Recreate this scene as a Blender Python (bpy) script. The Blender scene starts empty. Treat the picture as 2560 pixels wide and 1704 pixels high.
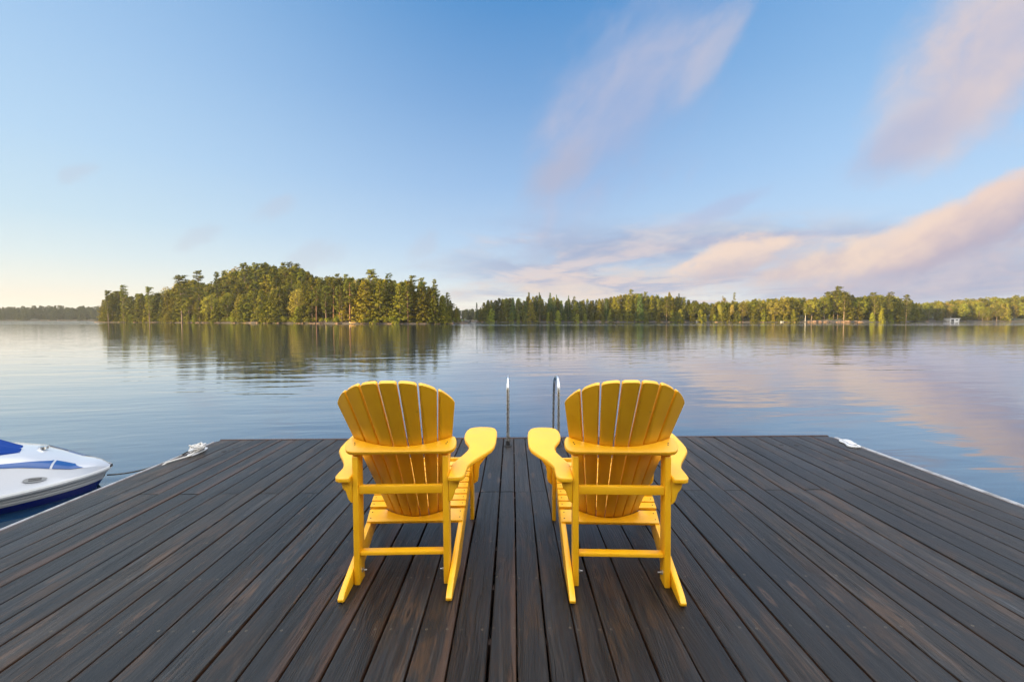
import bpy, bmesh, math, random
import numpy as np
from mathutils import Vector, Matrix
R = math.radians
sc = bpy.context.scene
col = sc.collection

# ------------------------------------------------------------------ camera, sun, sky, exposure
F, HY, CAMZ = 1129.0, 798.1, 1.37          # focal length and horizon in photo pixels, eye height over the dock
PITCH = math.atan((852 - HY) / F)
cam = bpy.data.cameras.new("camera"); camo = bpy.data.objects.new("camera", cam); col.objects.link(camo)
cam.sensor_width = 36; cam.lens = F / 2560 * 36
cam.clip_start = 0.05; cam.clip_end = 9000
camo.location = (0, 0, CAMZ); camo.rotation_euler = (R(90) - PITCH, 0, 0)
sc.camera = camo

SUN_EL, SUN_D = R(4.8), Vector((0.86, 0.51, 0)).normalized()   # light travels along SUN_D and slightly down
sun = bpy.data.lights.new("sun", 'SUN'); sun.energy = 5.0; sun.angle = R(0.6); sun.color = (1.0, 0.71, 0.36)
suno = bpy.data.objects.new("sun", sun); col.objects.link(suno)
ldir = Vector((SUN_D.x * math.cos(SUN_EL), SUN_D.y * math.cos(SUN_EL), -math.sin(SUN_EL)))
suno.rotation_euler = ldir.to_track_quat('-Z', 'Y').to_euler()
suno.location = (-60, -40, 60)

sc.view_settings.view_transform = 'Standard'; sc.view_settings.look = 'None'
sc.view_settings.gamma = 1; sc.view_settings.use_curve_mapping = False
sc.view_settings.exposure = 2.1

class NT:
    """small helper for writing node graphs"""
    def __init__(s, tree): s.t = tree; s.n = tree.nodes; s.l = tree.links
    def node(s, kind, **kw):
        n = s.n.new(kind)
        for k, v in kw.items(): setattr(n, k, v)
        return n
    def put(s, sock, v):
        if v is None: return
        if hasattr(v, 'is_output'): s.l.new(v, sock)
        else: sock.default_value = v
    def m(s, op, a, b=None, c=None, clamp=False):
        n = s.node('ShaderNodeMath', operation=op, use_clamp=clamp)
        s.put(n.inputs[0], a); s.put(n.inputs[1], b); s.put(n.inputs[2], c)
        return n.outputs[0]
    def add(s, a, b): return s.m('ADD', a, b)
    def sub(s, a, b): return s.m('SUBTRACT', a, b)
    def mul(s, a, b): return s.m('MULTIPLY', a, b)
    def smooth(s, x, lo, hi, a=0.0, b=1.0):
        n = s.node('ShaderNodeMapRange', interpolation_type='SMOOTHSTEP')
        s.put(n.inputs[0], x); s.put(n.inputs[1], lo); s.put(n.inputs[2], hi); s.put(n.inputs[3], a); s.put(n.inputs[4], b)
        return n.outputs[0]
    def lin(s, x, lo, hi, a=0.0, b=1.0):
        n = s.node('ShaderNodeMapRange')
        s.put(n.inputs[0], x); s.put(n.inputs[1], lo); s.put(n.inputs[2], hi); s.put(n.inputs[3], a); s.put(n.inputs[4], b)
        return n.outputs[0]
    def mix(s, f, a, b, blend='MIX'):
        n = s.node('ShaderNodeMix', data_type='RGBA', blend_type=blend)
        s.put(n.inputs[0], f)
        for i, v in ((6, a), (7, b)):
            if isinstance(v, (tuple, list)) and len(v) == 3: v = (*v, 1)
            s.put(n.inputs[i], v)
        return n.outputs[2]
    def xyz(s, x, y, z=0.0):
        n = s.node('ShaderNodeCombineXYZ'); s.put(n.inputs[0], x); s.put(n.inputs[1], y); s.put(n.inputs[2], z)
        return n.outputs[0]
    def sep(s, v):
        n = s.node('ShaderNodeSeparateXYZ'); s.put(n.inputs[0], v); return n.outputs
    def noise(s, v, scale=1.0, detail=3.0, rough=0.5, dist=0.0, lac=2.0):
        n = s.node('ShaderNodeTexNoise'); s.put(n.inputs['Vector'], v)
        s.put(n.inputs['Scale'], scale); s.put(n.inputs['Detail'], detail); s.put(n.inputs['Roughness'], rough)
        s.put(n.inputs['Distortion'], dist); s.put(n.inputs['Lacunarity'], lac)
        return n.outputs[0]
    def ramp(s, x, stops):
        n = s.node('ShaderNodeValToRGB'); s.put(n.inputs[0], x); e = n.color_ramp.elements
        while len(e) < len(stops): e.new(0.5)
        for q, (p, c) in zip(e, stops): q.position = p; q.color = (*c, 1)
        return n.outputs[0]

def lin3(r, g, b):
    f = lambda c: (c / 255 / 12.92) if c / 255 <= 0.04045 else ((c / 255 + 0.055) / 1.055) ** 2.4
    return (f(r), f(g), f(b))

def sky_uv(px, py):      # a sky direction of the photograph as (x/y, z/y)
    a = (852 - py) / F; c, s_ = math.cos(PITCH), math.sin(PITCH)
    y = c + a * s_; z = -s_ + a * c
    return ((px - 1280) / F / y, z / y)

def make_world():
    w = bpy.data.worlds.new("World"); sc.world = w; w.use_nodes = True
    w.cycles.sampling_method = 'MANUAL'; w.cycles.sample_map_resolution = 512
    t = NT(w.node_tree); t.n.clear()
    sky = t.node('ShaderNodeTexSky', sky_type='NISHITA'); sky.sun_disc = False
    sky.sun_elevation = SUN_EL
    sky.sun_rotation = math.atan2(-SUN_D.x, -SUN_D.y)
    sky.air_density = 1.0; sky.dust_density = 0.6; sky.ozone_density = 1.5
    d = t.node('ShaderNodeTexCoord').outputs['Generated']
    x, y, z = t.sep(d)
    yy = t.m('MAXIMUM', y, 0.08)
    u = t.m('DIVIDE', x, yy); v = t.m('DIVIDE', z, yy)
    front = t.smooth(y, 0.08, 0.3)
    K = 10.0 / 2 ** 2.1     # with background strength 0.1 and exposure 2.1 the colours below come out as written
    # measured dawn sky: elevation ramps for the west (left), middle and right of the view
    elev = t.m('ARCSINE', z)
    e = t.lin(elev, 0.0, R(60), 0.0, 1.0)
    az = t.m('ARCTAN2', x, y)
    def rmp(st): return t.ramp(e, [(p, lin3(*c)) for p, c in st])
    left = rmp([(0.0, (252, 238, 216)), (0.033, (250, 241, 222)), (0.062, (240, 242, 232)), (0.10, (224, 238, 240)), (0.16, (204, 229, 243)), (0.27, (186, 218, 245)), (0.42, (166, 203, 240)), (0.57, (146, 188, 232)), (1.0, (105, 160, 220))])
    mid = rmp([(0.0, (250, 238, 222)), (0.033, (240, 240, 232)), (0.062, (222, 234, 240)), (0.10, (204, 224, 241)), (0.16, (184, 212, 241)), (0.27, (157, 193, 234)), (0.42, (124, 169, 220)), (0.57, (88, 148, 208)), (1.0, (66, 124, 190))])
    right = rmp([(0.0, (238, 228, 220)), (0.033, (226, 228, 230)), (0.062, (210, 226, 240)), (0.10, (200, 224, 245)), (0.16, (190, 219, 247)), (0.27, (170, 207, 245)), (0.42, (140, 186, 233)), (0.57, (112, 166, 222)), (1.0, (80, 138, 202))])
    fl = t.smooth(az, R(-55), R(2), 1.0, 0.0); fr = t.smooth(az, R(5), R(45))
    base = t.mix(fr, t.mix(fl, mid, left), right)
    base = t.mix(1.0, base, (K, K, K), 'MULTIPLY')
    # overhead and behind, unseen: brightness and cloud added to light the chairs and dock
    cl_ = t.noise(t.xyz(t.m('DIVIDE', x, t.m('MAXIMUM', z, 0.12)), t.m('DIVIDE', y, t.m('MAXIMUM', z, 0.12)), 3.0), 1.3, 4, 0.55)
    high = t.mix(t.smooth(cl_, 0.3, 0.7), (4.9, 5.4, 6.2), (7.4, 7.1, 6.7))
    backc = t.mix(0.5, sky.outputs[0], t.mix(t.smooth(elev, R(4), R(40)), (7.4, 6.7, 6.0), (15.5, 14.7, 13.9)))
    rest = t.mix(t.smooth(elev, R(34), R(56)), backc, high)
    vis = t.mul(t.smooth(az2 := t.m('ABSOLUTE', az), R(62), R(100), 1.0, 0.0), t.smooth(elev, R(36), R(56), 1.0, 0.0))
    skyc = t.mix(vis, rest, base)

    P = t.xyz(u, v)
    def blob(px, py, ax, ay, ang, nsc, stretch, k, lo=1.05, hi=0.25, seed=0.0, detail=4.0, rough=0.6):
        cu, cv = sky_uv(px, py)
        a = R(ang); ca, sa = math.cos(a), math.sin(a)
        du = t.sub(u, cu); dv = t.sub(v, cv)
        p = t.add(t.mul(du, ca), t.mul(dv, sa)); q = t.sub(t.mul(dv, ca), t.mul(du, sa))
        n = t.noise(t.xyz(t.mul(p, nsc / stretch), t.mul(q, nsc), seed), 1.0, detail, rough, 0.35)
        rp = t.mul(p, F / ax); rq = t.mul(q, F / ay)
        r = t.m('SQRT', t.add(t.mul(rp, rp), t.mul(rq, rq)))
        n2 = t.noise(t.xyz(t.mul(p, nsc * 2.6 / stretch ** .5), t.mul(q, nsc * 3.6), seed + 50.0), 1.0, 4, 0.64, 0.5)
        rr = t.add(r, t.add(t.mul(t.sub(n, 0.5), -k), t.mul(t.sub(n2, 0.5), -0.62)))
        n = t.add(t.mul(n, 0.65), t.mul(n2, 0.35))
        return t.smooth(rr, lo, hi), n, q
    out = skyc
    def lay(mask, c, op):
        nonlocal out
        f = t.mul(t.mul(mask, op), front)
        cc = tuple(K * q for q in lin3(*c)) if isinstance(c, tuple) else c
        out = t.mix(f, out, cc)
    def tone(n, a, b, lo=0.35, hi=0.65):
        return t.mix(t.smooth(n, lo, hi), tuple(K * q for q in lin3(*a)), tuple(K * q for q in lin3(*b)))
    # high fan of thin pinkish cloud
    m_, n, q = blob(1550, 290, 400, 240, 52, 4.2, 2.2, 1.7, seed=1.3); lay(m_, tone(n, (156, 178, 220), (192, 194, 216)), 0.70)
    m_, n, q = blob(1770, 140, 210, 58, 54, 9.0, 3.0, 1.0, seed=4.1); lay(m_, (198, 197, 214), 0.55)
    m_, n, q = blob(1400, 430, 130, 70, 35, 7.0, 1.8, 1.2, seed=7.7); lay(m_, (182, 184, 206), 0.7)
    m_, n, q = blob(1560, 200, 330, 190, 58, 6.0, 2.0, 2.0, seed=2.7); lay(m_, (176, 186, 216), 0.26)
    # big soft cloud, upper right corner
    m_, n, q = blob(2490, 130, 420, 215, 46, 3.0, 1.6, 1.0, seed=11.0); lay(m_, tone(n, (190, 192, 214), (220, 206, 208)), 0.97)
    m_, n, q = blob(2270, 350, 230, 85, 32, 5.0, 2.0, 0.9, seed=12.4); lay(m_, tone(n, (176, 184, 214), (196, 194, 212)), 0.75)
    # thin grey streaks over the right-hand shore
    m_, n, q = blob(1640, 622, 620, 84, 3, 14.0, 5.0, 2.0, seed=21.0); lay(m_, tone(n, (160, 174, 206), (196, 206, 222), .4, .6), 0.85)
    m_, n, q = blob(1960, 588, 300, 20, 4, 22.0, 5.0, 1.6, seed=22.0); lay(m_, (168, 178, 212), 0.6)
    m_, n, q = blob(1790, 530, 170, 30, 24, 10.0, 2.4, 1.3, seed=24.0); lay(m_, (178, 192, 224), 0.6)
    m_, n, q = blob(1500, 712, 460, 52, 2, 13.0, 3.5, 1.3, seed=26.0); lay(m_, tone(n, (200, 200, 208), (232, 214, 204)), 0.9)
    vv = t.add(t.m('MAXIMUM', v, 0.0), 0.035)
    sx, sy = t.m('DIVIDE', u, vv), t.m('DIVIDE', 1.0, vv)
    ln = t.noise(t.xyz(t.mul(sx, 0.42), t.mul(sy, 0.36), 61.0), 1.0, 6, 0.62, 0.6)
    l2 = t.noise(t.xyz(t.mul(sx, 0.9), t.mul(sy, 0.55), 67.0), 1.0, 4, 0.6, 0.4)
    reg = t.mul(t.smooth(u, -0.22, 0.05), t.smooth(v, 0.26, 0.13))
    lay(t.mul(t.smooth(ln, 0.43, 0.56), reg), t.mix(t.smooth(l2, 0.42, 0.62), tuple(K * k for k in lin3(166, 178, 208)), tuple(K * k for k in lin3(226, 210, 208))), 0.72)
    # low bank of cloud on the right with warm upper edge
    C = lambda r_, g_, b_: tuple(K * k for k in lin3(r_, g_, b_))
    m_, n, q = blob(2330, 700, 640, 135, 6, 6.0, 2.4, 1.1, seed=31.0, detail=5, rough=.6); lay(m_, tone(n, (166, 174, 202), (200, 192, 204), .38, .62), 0.92)
    m_, n, q = blob(2430, 548, 470, 92, 26, 5.0, 1.9, 1.2, seed=32.0, lo=1.0, hi=0.5, detail=5, rough=.6)
    lay(m_, t.mix(t.smooth(t.add(q, t.mul(t.sub(n, 0.5), 0.16)), -0.06, 0.04), C(182, 176, 196), C(238, 212, 200)), 0.97)
    m_, n, q = blob(2250, 590, 260, 36, 26, 9.0, 1.8, 1.4, seed=37.0, lo=1.0, hi=0.3, detail=5, rough=.62); lay(m_, (244, 220, 204), 0.75)
    m_, n, q = blob(2030, 668, 320, 60, 12, 8.0, 1.8, 1.3, seed=33.0, detail=5, rough=.6); lay(m_, tone(n, (212, 196, 198), (244, 220, 202)), 0.95)
    m_, n, q = blob(1835, 650, 220, 62, 15, 8.5, 1.5, 1.5, seed=34.0, lo=1.0, hi=0.45, detail=5, rough=.62); lay(m_, t.mix(t.smooth(t.add(q, t.mul(t.sub(n, 0.5), 0.12)), -0.035, 0.02), C(206, 194, 200), C(244, 220, 204)), 0.95)
    # small wisps on the left
    for px, py, ax, ay, sd in ((500, 590, 60, 26, 41), (790, 640, 66, 36, 42), (1072, 622, 44, 32, 43), (690, 512, 60, 26, 44), (200, 425, 60, 20, 45)):
        m_, n, q = blob(px, py, ax * 1.3, ay * 1.3, 20, 15.0, 1.3, 2.2, seed=sd * 1.0); lay(m_, (196, 198, 212), 0.30)
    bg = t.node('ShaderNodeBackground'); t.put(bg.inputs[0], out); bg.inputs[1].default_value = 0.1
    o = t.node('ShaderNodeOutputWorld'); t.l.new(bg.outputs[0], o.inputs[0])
make_world()

# ------------------------------------------------------------------ helpers
def tag(o, label=None, cat=None, group=None, kind=None):
    if label: o['label'] = label
    if cat: o['category'] = cat
    if group: o['group'] = group
    if kind: o['kind'] = kind
    return o
def empty(name, loc=(0, 0, 0), rz=0.0):
    o = bpy.data.objects.new(name, None); col.objects.link(o); o.location = loc; o.rotation_euler = (0, 0, rz)
    o.empty_display_size = 0.2
    return o
def link(name, me, mat, parent=None, smooth=None):
    o = bpy.data.objects.new(name, me); col.objects.link(o)
    if mat is not None and len(me.materials) == 0: me.materials.append(mat)
    if parent is not None: o.parent = parent
    return o
def mesh_np(name, verts, faces, smooth=False):
    me = bpy.data.meshes.new(name); me.from_pydata([tuple(v) for v in verts], [], [tuple(f) for f in faces])
    if smooth: me.polygons.foreach_set('use_smooth', [True] * len(me.polygons))
    me.update(); return me
def bm_obj(name, bm, mat, parent=None, smooth_angle=None):
    me = bpy.data.meshes.new(name); bmesh.ops.recalc_face_normals(bm, faces=bm.faces); bm.to_mesh(me); bm.free()
    if smooth_angle is not None:
        me.polygons.foreach_set('use_smooth', [True] * len(me.polygons)); me.set_sharp_from_angle(angle=R(smooth_angle))
    return link(name, me, mat, parent)
def bevel_sharp(bm, w, seg=2, ang=28):
    es = [e for e in bm.edges if len(e.link_faces) == 2 and e.calc_face_angle(0) > R(ang)]
    bmesh.ops.bevel(bm, geom=es, offset=w, offset_type='OFFSET', segments=seg, profile=0.5, affect='EDGES', clamp_overlap=True)
def plate_bm(outline, t0, t1, fn, bev=0.004, seg=2):
    """closed outline of (a,b) extruded from t0 to t1, each point placed by fn(a,b,t)"""
    bm = bmesh.new()
    A = [bm.verts.new(fn(a, b, t0)) for a, b in outline]; B = [bm.verts.new(fn(a, b, t1)) for a, b in outline]
    n = len(outline)
    bm.faces.new(A); bm.faces.new(B[::-1])
    for i in range(n): bm.faces.new((A[i], B[i], B[(i + 1) % n], A[(i + 1) % n]))
    bmesh.ops.recalc_face_normals(bm, faces=bm.faces)
    if bev: bevel_sharp(bm, bev, seg)
    return bm
def plate(name, outline, t0, t1, fn, mat, parent, bev=0.004, seg=2):
    return bm_obj(name, plate_bm(outline, t0, t1, fn, bev, seg), mat, parent, 40)
def box_bm(bm, x0, x1, y0, y1, z0, z1, mtx=None):
    r = bmesh.ops.create_cube(bm, size=1.0)
    m = Matrix.Translation(((x0 + x1) / 2, (y0 + y1) / 2, (z0 + z1) / 2)) @ Matrix.Diagonal((x1 - x0, y1 - y0, z1 - z0, 1))
    if mtx is not None: m = mtx @ m
    bmesh.ops.transform(bm, matrix=m, verts=r['verts']); return r['verts']
def box(name, x0, x1, y0, y1, z0, z1, mat, parent=None, bev=0.003, mtx=None):
    bm = bmesh.new(); box_bm(bm, x0, x1, y0, y1, z0, z1, mtx)
    if bev: bevel_sharp(bm, bev, 2)
    return bm_obj(name, bm, mat, parent, 40)
def cyl_bm(bm, p0, p1, r0, r1=None, seg=12):
    p0, p1 = Vector(p0), Vector(p1); d = p1 - p0; r1 = r0 if r1 is None else r1
    m = Matrix.Translation((p0 + p1) / 2) @ d.to_track_quat('Z', 'Y').to_matrix().to_4x4()
    return bmesh.ops.create_cone(bm, cap_ends=True, segments=seg, radius1=r0, radius2=max(r1, 1e-4), depth=d.length, matrix=m)['verts']
def tube_bm(bm, pts, rad, seg=10, closed=False):
    pts = [Vector(p) for p in pts]; n = len(pts); rings = []
    up = Vector((0.13, 0.21, 1)).normalized()
    prev = None
    for i in range(n):
        a = pts[max(i - 1, 0)]; b = pts[min(i + 1, n - 1)]
        if closed: a, b = pts[i - 1], pts[(i + 1) % n]
        tg = (b - a).normalized()
        s = prev if prev is not None else (up.cross(tg) if up.cross(tg).length > 1e-3 else Vector((1, 0, 0)))
        s = (s - tg * s.dot(tg)).normalized(); prev = s; w = tg.cross(s)
        rr = rad[i] if isinstance(rad, (list, tuple)) else rad
        rings.append([bm.verts.new(pts[i] + (s * math.cos(k * 2 * math.pi / seg) + w * math.sin(k * 2 * math.pi / seg)) * rr) for k in range(seg)])
    m = n if closed else n - 1
    for i in range(m):
        A, B = rings[i], rings[(i + 1) % n]
        for k in range(seg): bm.faces.new((A[k], A[(k + 1) % seg], B[(k + 1) % seg], B[k]))
    if not closed: bm.faces.new(rings[0][::-1]); bm.faces.new(rings[-1])
def material(name, base=(0.5, 0.5, 0.5), rough=0.5, metal=0.0, spec=0.5, ior=None):
    m = bpy.data.materials.new(name); m.use_nodes = True; t = NT(m.node_tree)
    b = t.n['Principled BSDF']
    b.inputs['Base Color'].default_value = (*base, 1); b.inputs['Roughness'].default_value = rough
    b.inputs['Metallic'].default_value = metal; b.inputs['Specular IOR Level'].default_value = spec
    if ior: b.inputs['IOR'].default_value = ior
    return m, t, b
def objco(t): return t.node('ShaderNodeTexCoord').outputs['Object']
def bump(t, b, height, dist=0.01, strength=1.0):
    n = t.node('ShaderNodeBump'); n.inputs['Strength'].default_value = strength; n.inputs['Distance'].default_value = dist
    t.put(n.inputs['Height'], height); t.l.new(n.outputs[0], b.inputs['Normal'])

M = {}
def mats():
    # painted yellow lumber
    m, t, b = material('yellow_paint', (0.80, 0.47, 0.018), 0.42); M['yellow'] = m
    c = objco(t); ob = t.node('ShaderNodeObjectInfo')
    n1 = t.noise(c, 9.0, 4, 0.6); n2 = t.noise(c, 60.0, 3, 0.6)
    cl = t.mix(t.smooth(n1, 0.3, 0.75), (0.90, 0.450, 0.002), (0.94, 0.50, 0.005))
    cl = t.mix(t.mul(t.smooth(t.noise(c, 34.0, 2, 0.5), 0.70, 0.80), 0.35), cl, (0.42, 0.21, 0.02))
    cl = t.mix(t.mul(ob.outputs['Random'], 0.22), cl, (0.88, 0.44, 0.002))
    t.put(b.inputs['Base Color'], cl)
    b.inputs['Specular IOR Level'].default_value = 0.6; b.inputs['Coat Weight'].default_value = 0.4; b.inputs['Coat Roughness'].default_value = 0.35
    t.put(b.inputs['Roughness'], t.lin(n1, 0.3, 0.7, 0.38, 0.52)); bump(t, b, t.add(n2, t.mul(t.noise(c, 220.0, 2), 0.5)), 0.0006)
    M['screw'] = material('dark_screw', (0.10, 0.055, 0.02), 0.5, 0.3)[0]
    # zinc, steel
    m, t, b = material('zinc_bolt', (0.55, 0.57, 0.60), 0.32, 1.0); M['zinc'] = m
    m, t, b = material('stainless_steel', (0.62, 0.64, 0.66), 0.16, 1.0); M['steel'] = m
    t.put(b.inputs['Roughness'], t.lin(t.noise(objco(t), 30, 3), 0.3, 0.7, 0.22, 0.38))
    M['black'] = material('black_rubber', (0.012, 0.012, 0.013), 0.6)[0]
    m, t, b = material('white_plastic', (0.74, 0.75, 0.76), 0.35); M['white'] = m
    t.put(b.inputs['Base Color'], t.mix(t.smooth(t.noise(objco(t), 25, 4), 0.45, 0.75), (0.60, 0.61, 0.63), (0.42, 0.42, 0.41)))
    m, t, b = material('dock_bumper_vinyl', (0.55, 0.56, 0.57), 0.5); M['bumper'] = m
    c = objco(t); t.put(b.inputs['Base Color'], t.mix(t.smooth(t.noise(c, 6, 5, 0.7), 0.4, 0.7), (0.34, 0.34, 0.35), (0.16, 0.155, 0.15)))
    # rope
    m, t, b = material('white_rope', (0.62, 0.60, 0.56), 0.8); M['rope'] = m
    w = t.node('ShaderNodeTexWave'); w.inputs['Scale'].default_value = 60; w.bands_direction = 'DIAGONAL'; t.l.new(objco(t), w.inputs['Vector'])
    t.put(b.inputs['Base Color'], t.mix(w.outputs['Fac'], (0.40, 0.38, 0.35), (0.70, 0.68, 0.65)))
    m, t, b = material('dark_rope', (0.05, 0.05, 0.05), 0.8); M['darkrope'] = m

    # weathered dock boards
    m, t, b = material('weathered_boards', (0.08, 0.075, 0.07), 0.5); M['board'] = m
    c = objco(t); x, y, z = t.sep(c)
    rn = t.node('ShaderNodeAttribute', attribute_name='rnd').outputs['Fac']
    bu = t.node('ShaderNodeAttribute', attribute_name='bu').outputs['Fac']
    off = t.mul(rn, 57.0)
    wob = t.mul(t.sub(t.noise(t.xyz(t.mul(bu, 6.0), t.mul(y, 1.6), off), 1.0, 2), 0.5), 0.05)
    bx = t.add(bu, wob)
    # growth rings cut by the saw: rings distorted along the board
    ringco = t.xyz(t.mul(bx, 1.0), t.mul(y, 0.035), off)
    grain = t.noise(t.xyz(t.mul(bx, 95.0), t.mul(y, 1.7), off), 1.0, 5, 0.65)
    fine = t.noise(t.xyz(t.mul(bx, 330.0), t.mul(y, 6.0), off), 1.0, 3, 0.6)
    ring = t.m('SINE', t.mul(t.add(t.mul(bx, 7.5), t.mul(t.noise(t.xyz(t.mul(bu, 9.0), t.mul(y, 0.9), t.add(off, 3.0)), 1.0, 2, 0.4), 2.2)), 42.0))
    ring = t.lin(ring, -1, 1)
    broad = t.noise(t.xyz(t.mul(bu, 9.0), t.mul(y, 1.2), t.add(off, 9.0)), 1.0, 4, 0.6, 0.6)
    blot = t.noise(t.xyz(t.mul(x, 1.7), t.mul(y, 1.1), 4.0), 1.0, 5, 0.6)
    cool = t.mix(grain, (0.022, 0.0215, 0.022), (0.066, 0.064, 0.064))
    warm = t.mix(grain, (0.026, 0.019, 0.013), (0.088, 0.060, 0.038))
    fw = t.smooth(t.add(broad, t.mul(t.sub(rn, 0.5), 0.34)), 0.40, 0.66)
    cl = t.mix(t.mul(fw, 0.9), cool, warm)
    st1 = t.noise(t.xyz(t.mul(bx, 34.0), t.mul(y, 0.75), t.add(off, 17.0)), 1.0, 4, 0.62)
    cl = t.mix(t.smooth(st1, 0.52, 0.74, 0.0, 0.8), cl, (0.010, 0.010, 0.011))
    cl = t.mix(t.smooth(st1, 0.46, 0.26, 0.0, 0.55), cl, (0.088, 0.082, 0.078))
    bl2 = t.noise(t.xyz(t.mul(bu, 14.0), t.mul(y, 2.6), t.add(off, 23.0)), 1.0, 4, 0.6, 0.8)
    cl = t.mix(t.smooth(bl2, 0.52, 0.64, 0.0, 0.8), cl, (0.125, 0.068, 0.034))
    cl = t.mix(t.smooth(bl2, 0.44, 0.30, 0.0, 0.7), cl, (0.020, 0.028, 0.040))
    cl = t.mix(t.mul(ring, 0.34), cl, (0.014, 0.012, 0.011))
    # worn pale scuffs, dark stains
    cl = t.mix(t.mul(t.smooth(t.noise(t.xyz(t.mul(bx, 26.0), t.mul(y, 2.2), t.add(off, 31.0)), 1.0, 4, 0.6), 0.58, 0.80), 0.6), cl, (0.135, 0.137, 0.142))
    cl = t.mix(t.mul(t.smooth(blot, 0.45, 0.68), 0.6), cl, (0.017, 0.017, 0.018))
    con = t.add(t.mul(st1, -1.0), t.mul(t.noise(t.xyz(t.mul(bx, 120.0), t.mul(y, 3.2), t.add(off, 41.0)), 1.0, 4, 0.7), 1.5))
    con = t.lin(con, -0.12, 0.62, 0.25, 1.75)
    cl = t.mix(1.0, cl, t.xyz(con, con, con), 'MULTIPLY')
    tone_ = t.lin(t.m('FRACT', t.mul(rn, 7.31)), 0, 1, 0.15, 0.50)
    cl = t.mix(1.0, cl, t.xyz(tone_, tone_, tone_), 'MULTIPLY')
    # heart-wood streak on some boards
    hs = t.mul(t.smooth(t.m('FRACT', t.mul(rn, 13.7)), 0.82, 0.88), t.smooth(t.add(bu, t.mul(t.sub(broad, 0.5), 0.16)), 0.022, 0.040))
    cl = t.mix(t.mul(hs, 0.5), cl, t.mix(grain, (0.040, 0.020, 0.012), (0.105, 0.056, 0.034)))
    # knots
    vo = t.node('ShaderNodeTexVoronoi', feature='F1'); vo.inputs['Scale'].default_value = 1.0
    t.put(vo.inputs['Vector'], t.xyz(t.mul(bu, 9.0), t.mul(y, 1.7), off)); vo.inputs['Randomness'].default_value = 1.0
    kn = t.add(vo.outputs['Distance'], t.mul(t.sub(fine, 0.5), 0.05))
    cl = t.mix(t.mul(t.smooth(kn, 0.18, 0.11), 0.45), cl, (0.085, 0.050, 0.030))
    cl = t.mix(t.smooth(kn, 0.095, 0.055), cl, (0.010, 0.008, 0.007))
    # drying checks
    ck = t.noise(t.xyz(t.mul(bx, 60.0), t.mul(y, 0.9), t.add(off, 77.0)), 1.0, 2, 0.5)
    ck = t.smooth(t.m('ABSOLUTE', t.sub(ck, 0.5)), 0.020, 0.005)
    ckm = t.mul(ck, t.smooth(t.noise(t.xyz(t.mul(bu, 5.0), t.mul(y, 1.3), t.add(off, 5.0)), 1.0, 2), 0.50, 0.60))
    cl = t.mix(t.mul(ckm, 0.85), cl, (0.008, 0.008, 0.008))
    cl = t.mix(t.smooth(z, -0.0035, -0.0075), cl, (0.055, 0.027, 0.015))      # unstained board edges
    # screw heads, two per board on each joist
    ym = t.sub(t.m('FRACT', t.add(t.mul(t.sub(y, 1.943), 1 / 0.40), 0.5)), 0.5)
    dy = t.add(t.mul(ym, 0.40), t.mul(t.sub(t.m('FRACT', t.mul(rn, 29.3)), 0.5), 0.016))
    dx = t.sub(t.m('ABSOLUTE', bu), 0.046)
    ds = t.m('SQRT', t.add(t.mul(dx, dx), t.mul(dy, dy)))
    cl = t.mix(t.mul(t.smooth(ds, 0.0070, 0.0045), t.smooth(t.noise(t.xyz(t.mul(x, 9.0), t.mul(y, 5.0), 2.0), 1.0, 1), 0.35, 0.65, 0.2, 0.9)), cl, (0.115, 0.095, 0.066))
    cl = t.mix(t.smooth(ds, 0.0030, 0.0022), cl, (0.02, 0.018, 0.015))
    t.put(b.inputs['Base Color'], cl)
    t.put(b.inputs['Roughness'], t.lin(t.add(t.mul(grain, 0.5), t.mul(blot, 0.5)), 0.3, 0.7, 0.56, 0.32))
    b.inputs['Specular IOR Level'].default_value = 0.42
    h = t.add(t.add(t.mul(grain, 0.6), t.mul(fine, 0.5)), t.add(t.mul(ring, 0.22), t.mul(ckm, -1.2)))
    bump(t, b, h, 0.0034)
    m, t, b = material('dock_frame_timber', (0.05, 0.035, 0.025), 0.7); M['frame'] = m
    t.put(b.inputs['Base Color'], t.mix(t.noise(objco(t), 7, 4), (0.03, 0.02, 0.017), (0.085, 0.045, 0.035)))

    # lake water
    m, t, b = material('lake_water', (0.006, 0.028, 0.060), 0.03, 0, 0.5, 1.5); M['water'] = m
    c = objco(t); x, y, z = t.sep(c)
    ca, sa = math.cos(R(-9)), math.sin(R(-9))
    xr = t.sub(t.mul(x, ca), t.mul(y, sa)); yr = t.add(t.mul(x, sa), t.mul(y, ca))
    dist = t.m('SQRT', t.add(t.mul(x, x), t.mul(y, y)))
    w1 = t.noise(t.xyz(t.mul(xr, 0.22), t.mul(yr, 0.85), 0), 1.0, 2, 0.45, 0.4)
    w2 = t.noise(t.xyz(t.mul(xr, 0.9), t.mul(yr, 2.6), 3.3), 1.0, 2, 0.5, 0.5)
    w3 = t.noise(t.xyz(t.mul(x, 4.0), t.mul(y, 9.0), 7.3), 1.0, 2, 0.5)
    w0 = t.noise(t.xyz(t.mul(xr, 0.06), t.mul(yr, 0.25), 8.0), 1.0, 2, 0.5)
    patch = t.smooth(t.noise(t.xyz(t.mul(x, 0.010), t.mul(y, 0.045), 1.7), 1.0, 3, 0.55), 0.42, 0.68)
    h = t.add(t.add(t.mul(w1, 0.019), t.mul(w0, 0.018)), t.add(t.mul(w2, 0.0078), t.mul(t.mul(w3, 0.0009), t.add(0.15, patch))))
    # cat's paws: strips of wind-roughened water far out near the shores
    band = t.mul(t.smooth(y, 95, 150), t.smooth(t.noise(t.xyz(t.mul(x, 0.0022), t.mul(y, 0.021), 5.1), 1.0, 2, 0.5), 0.45, 0.55))
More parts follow.
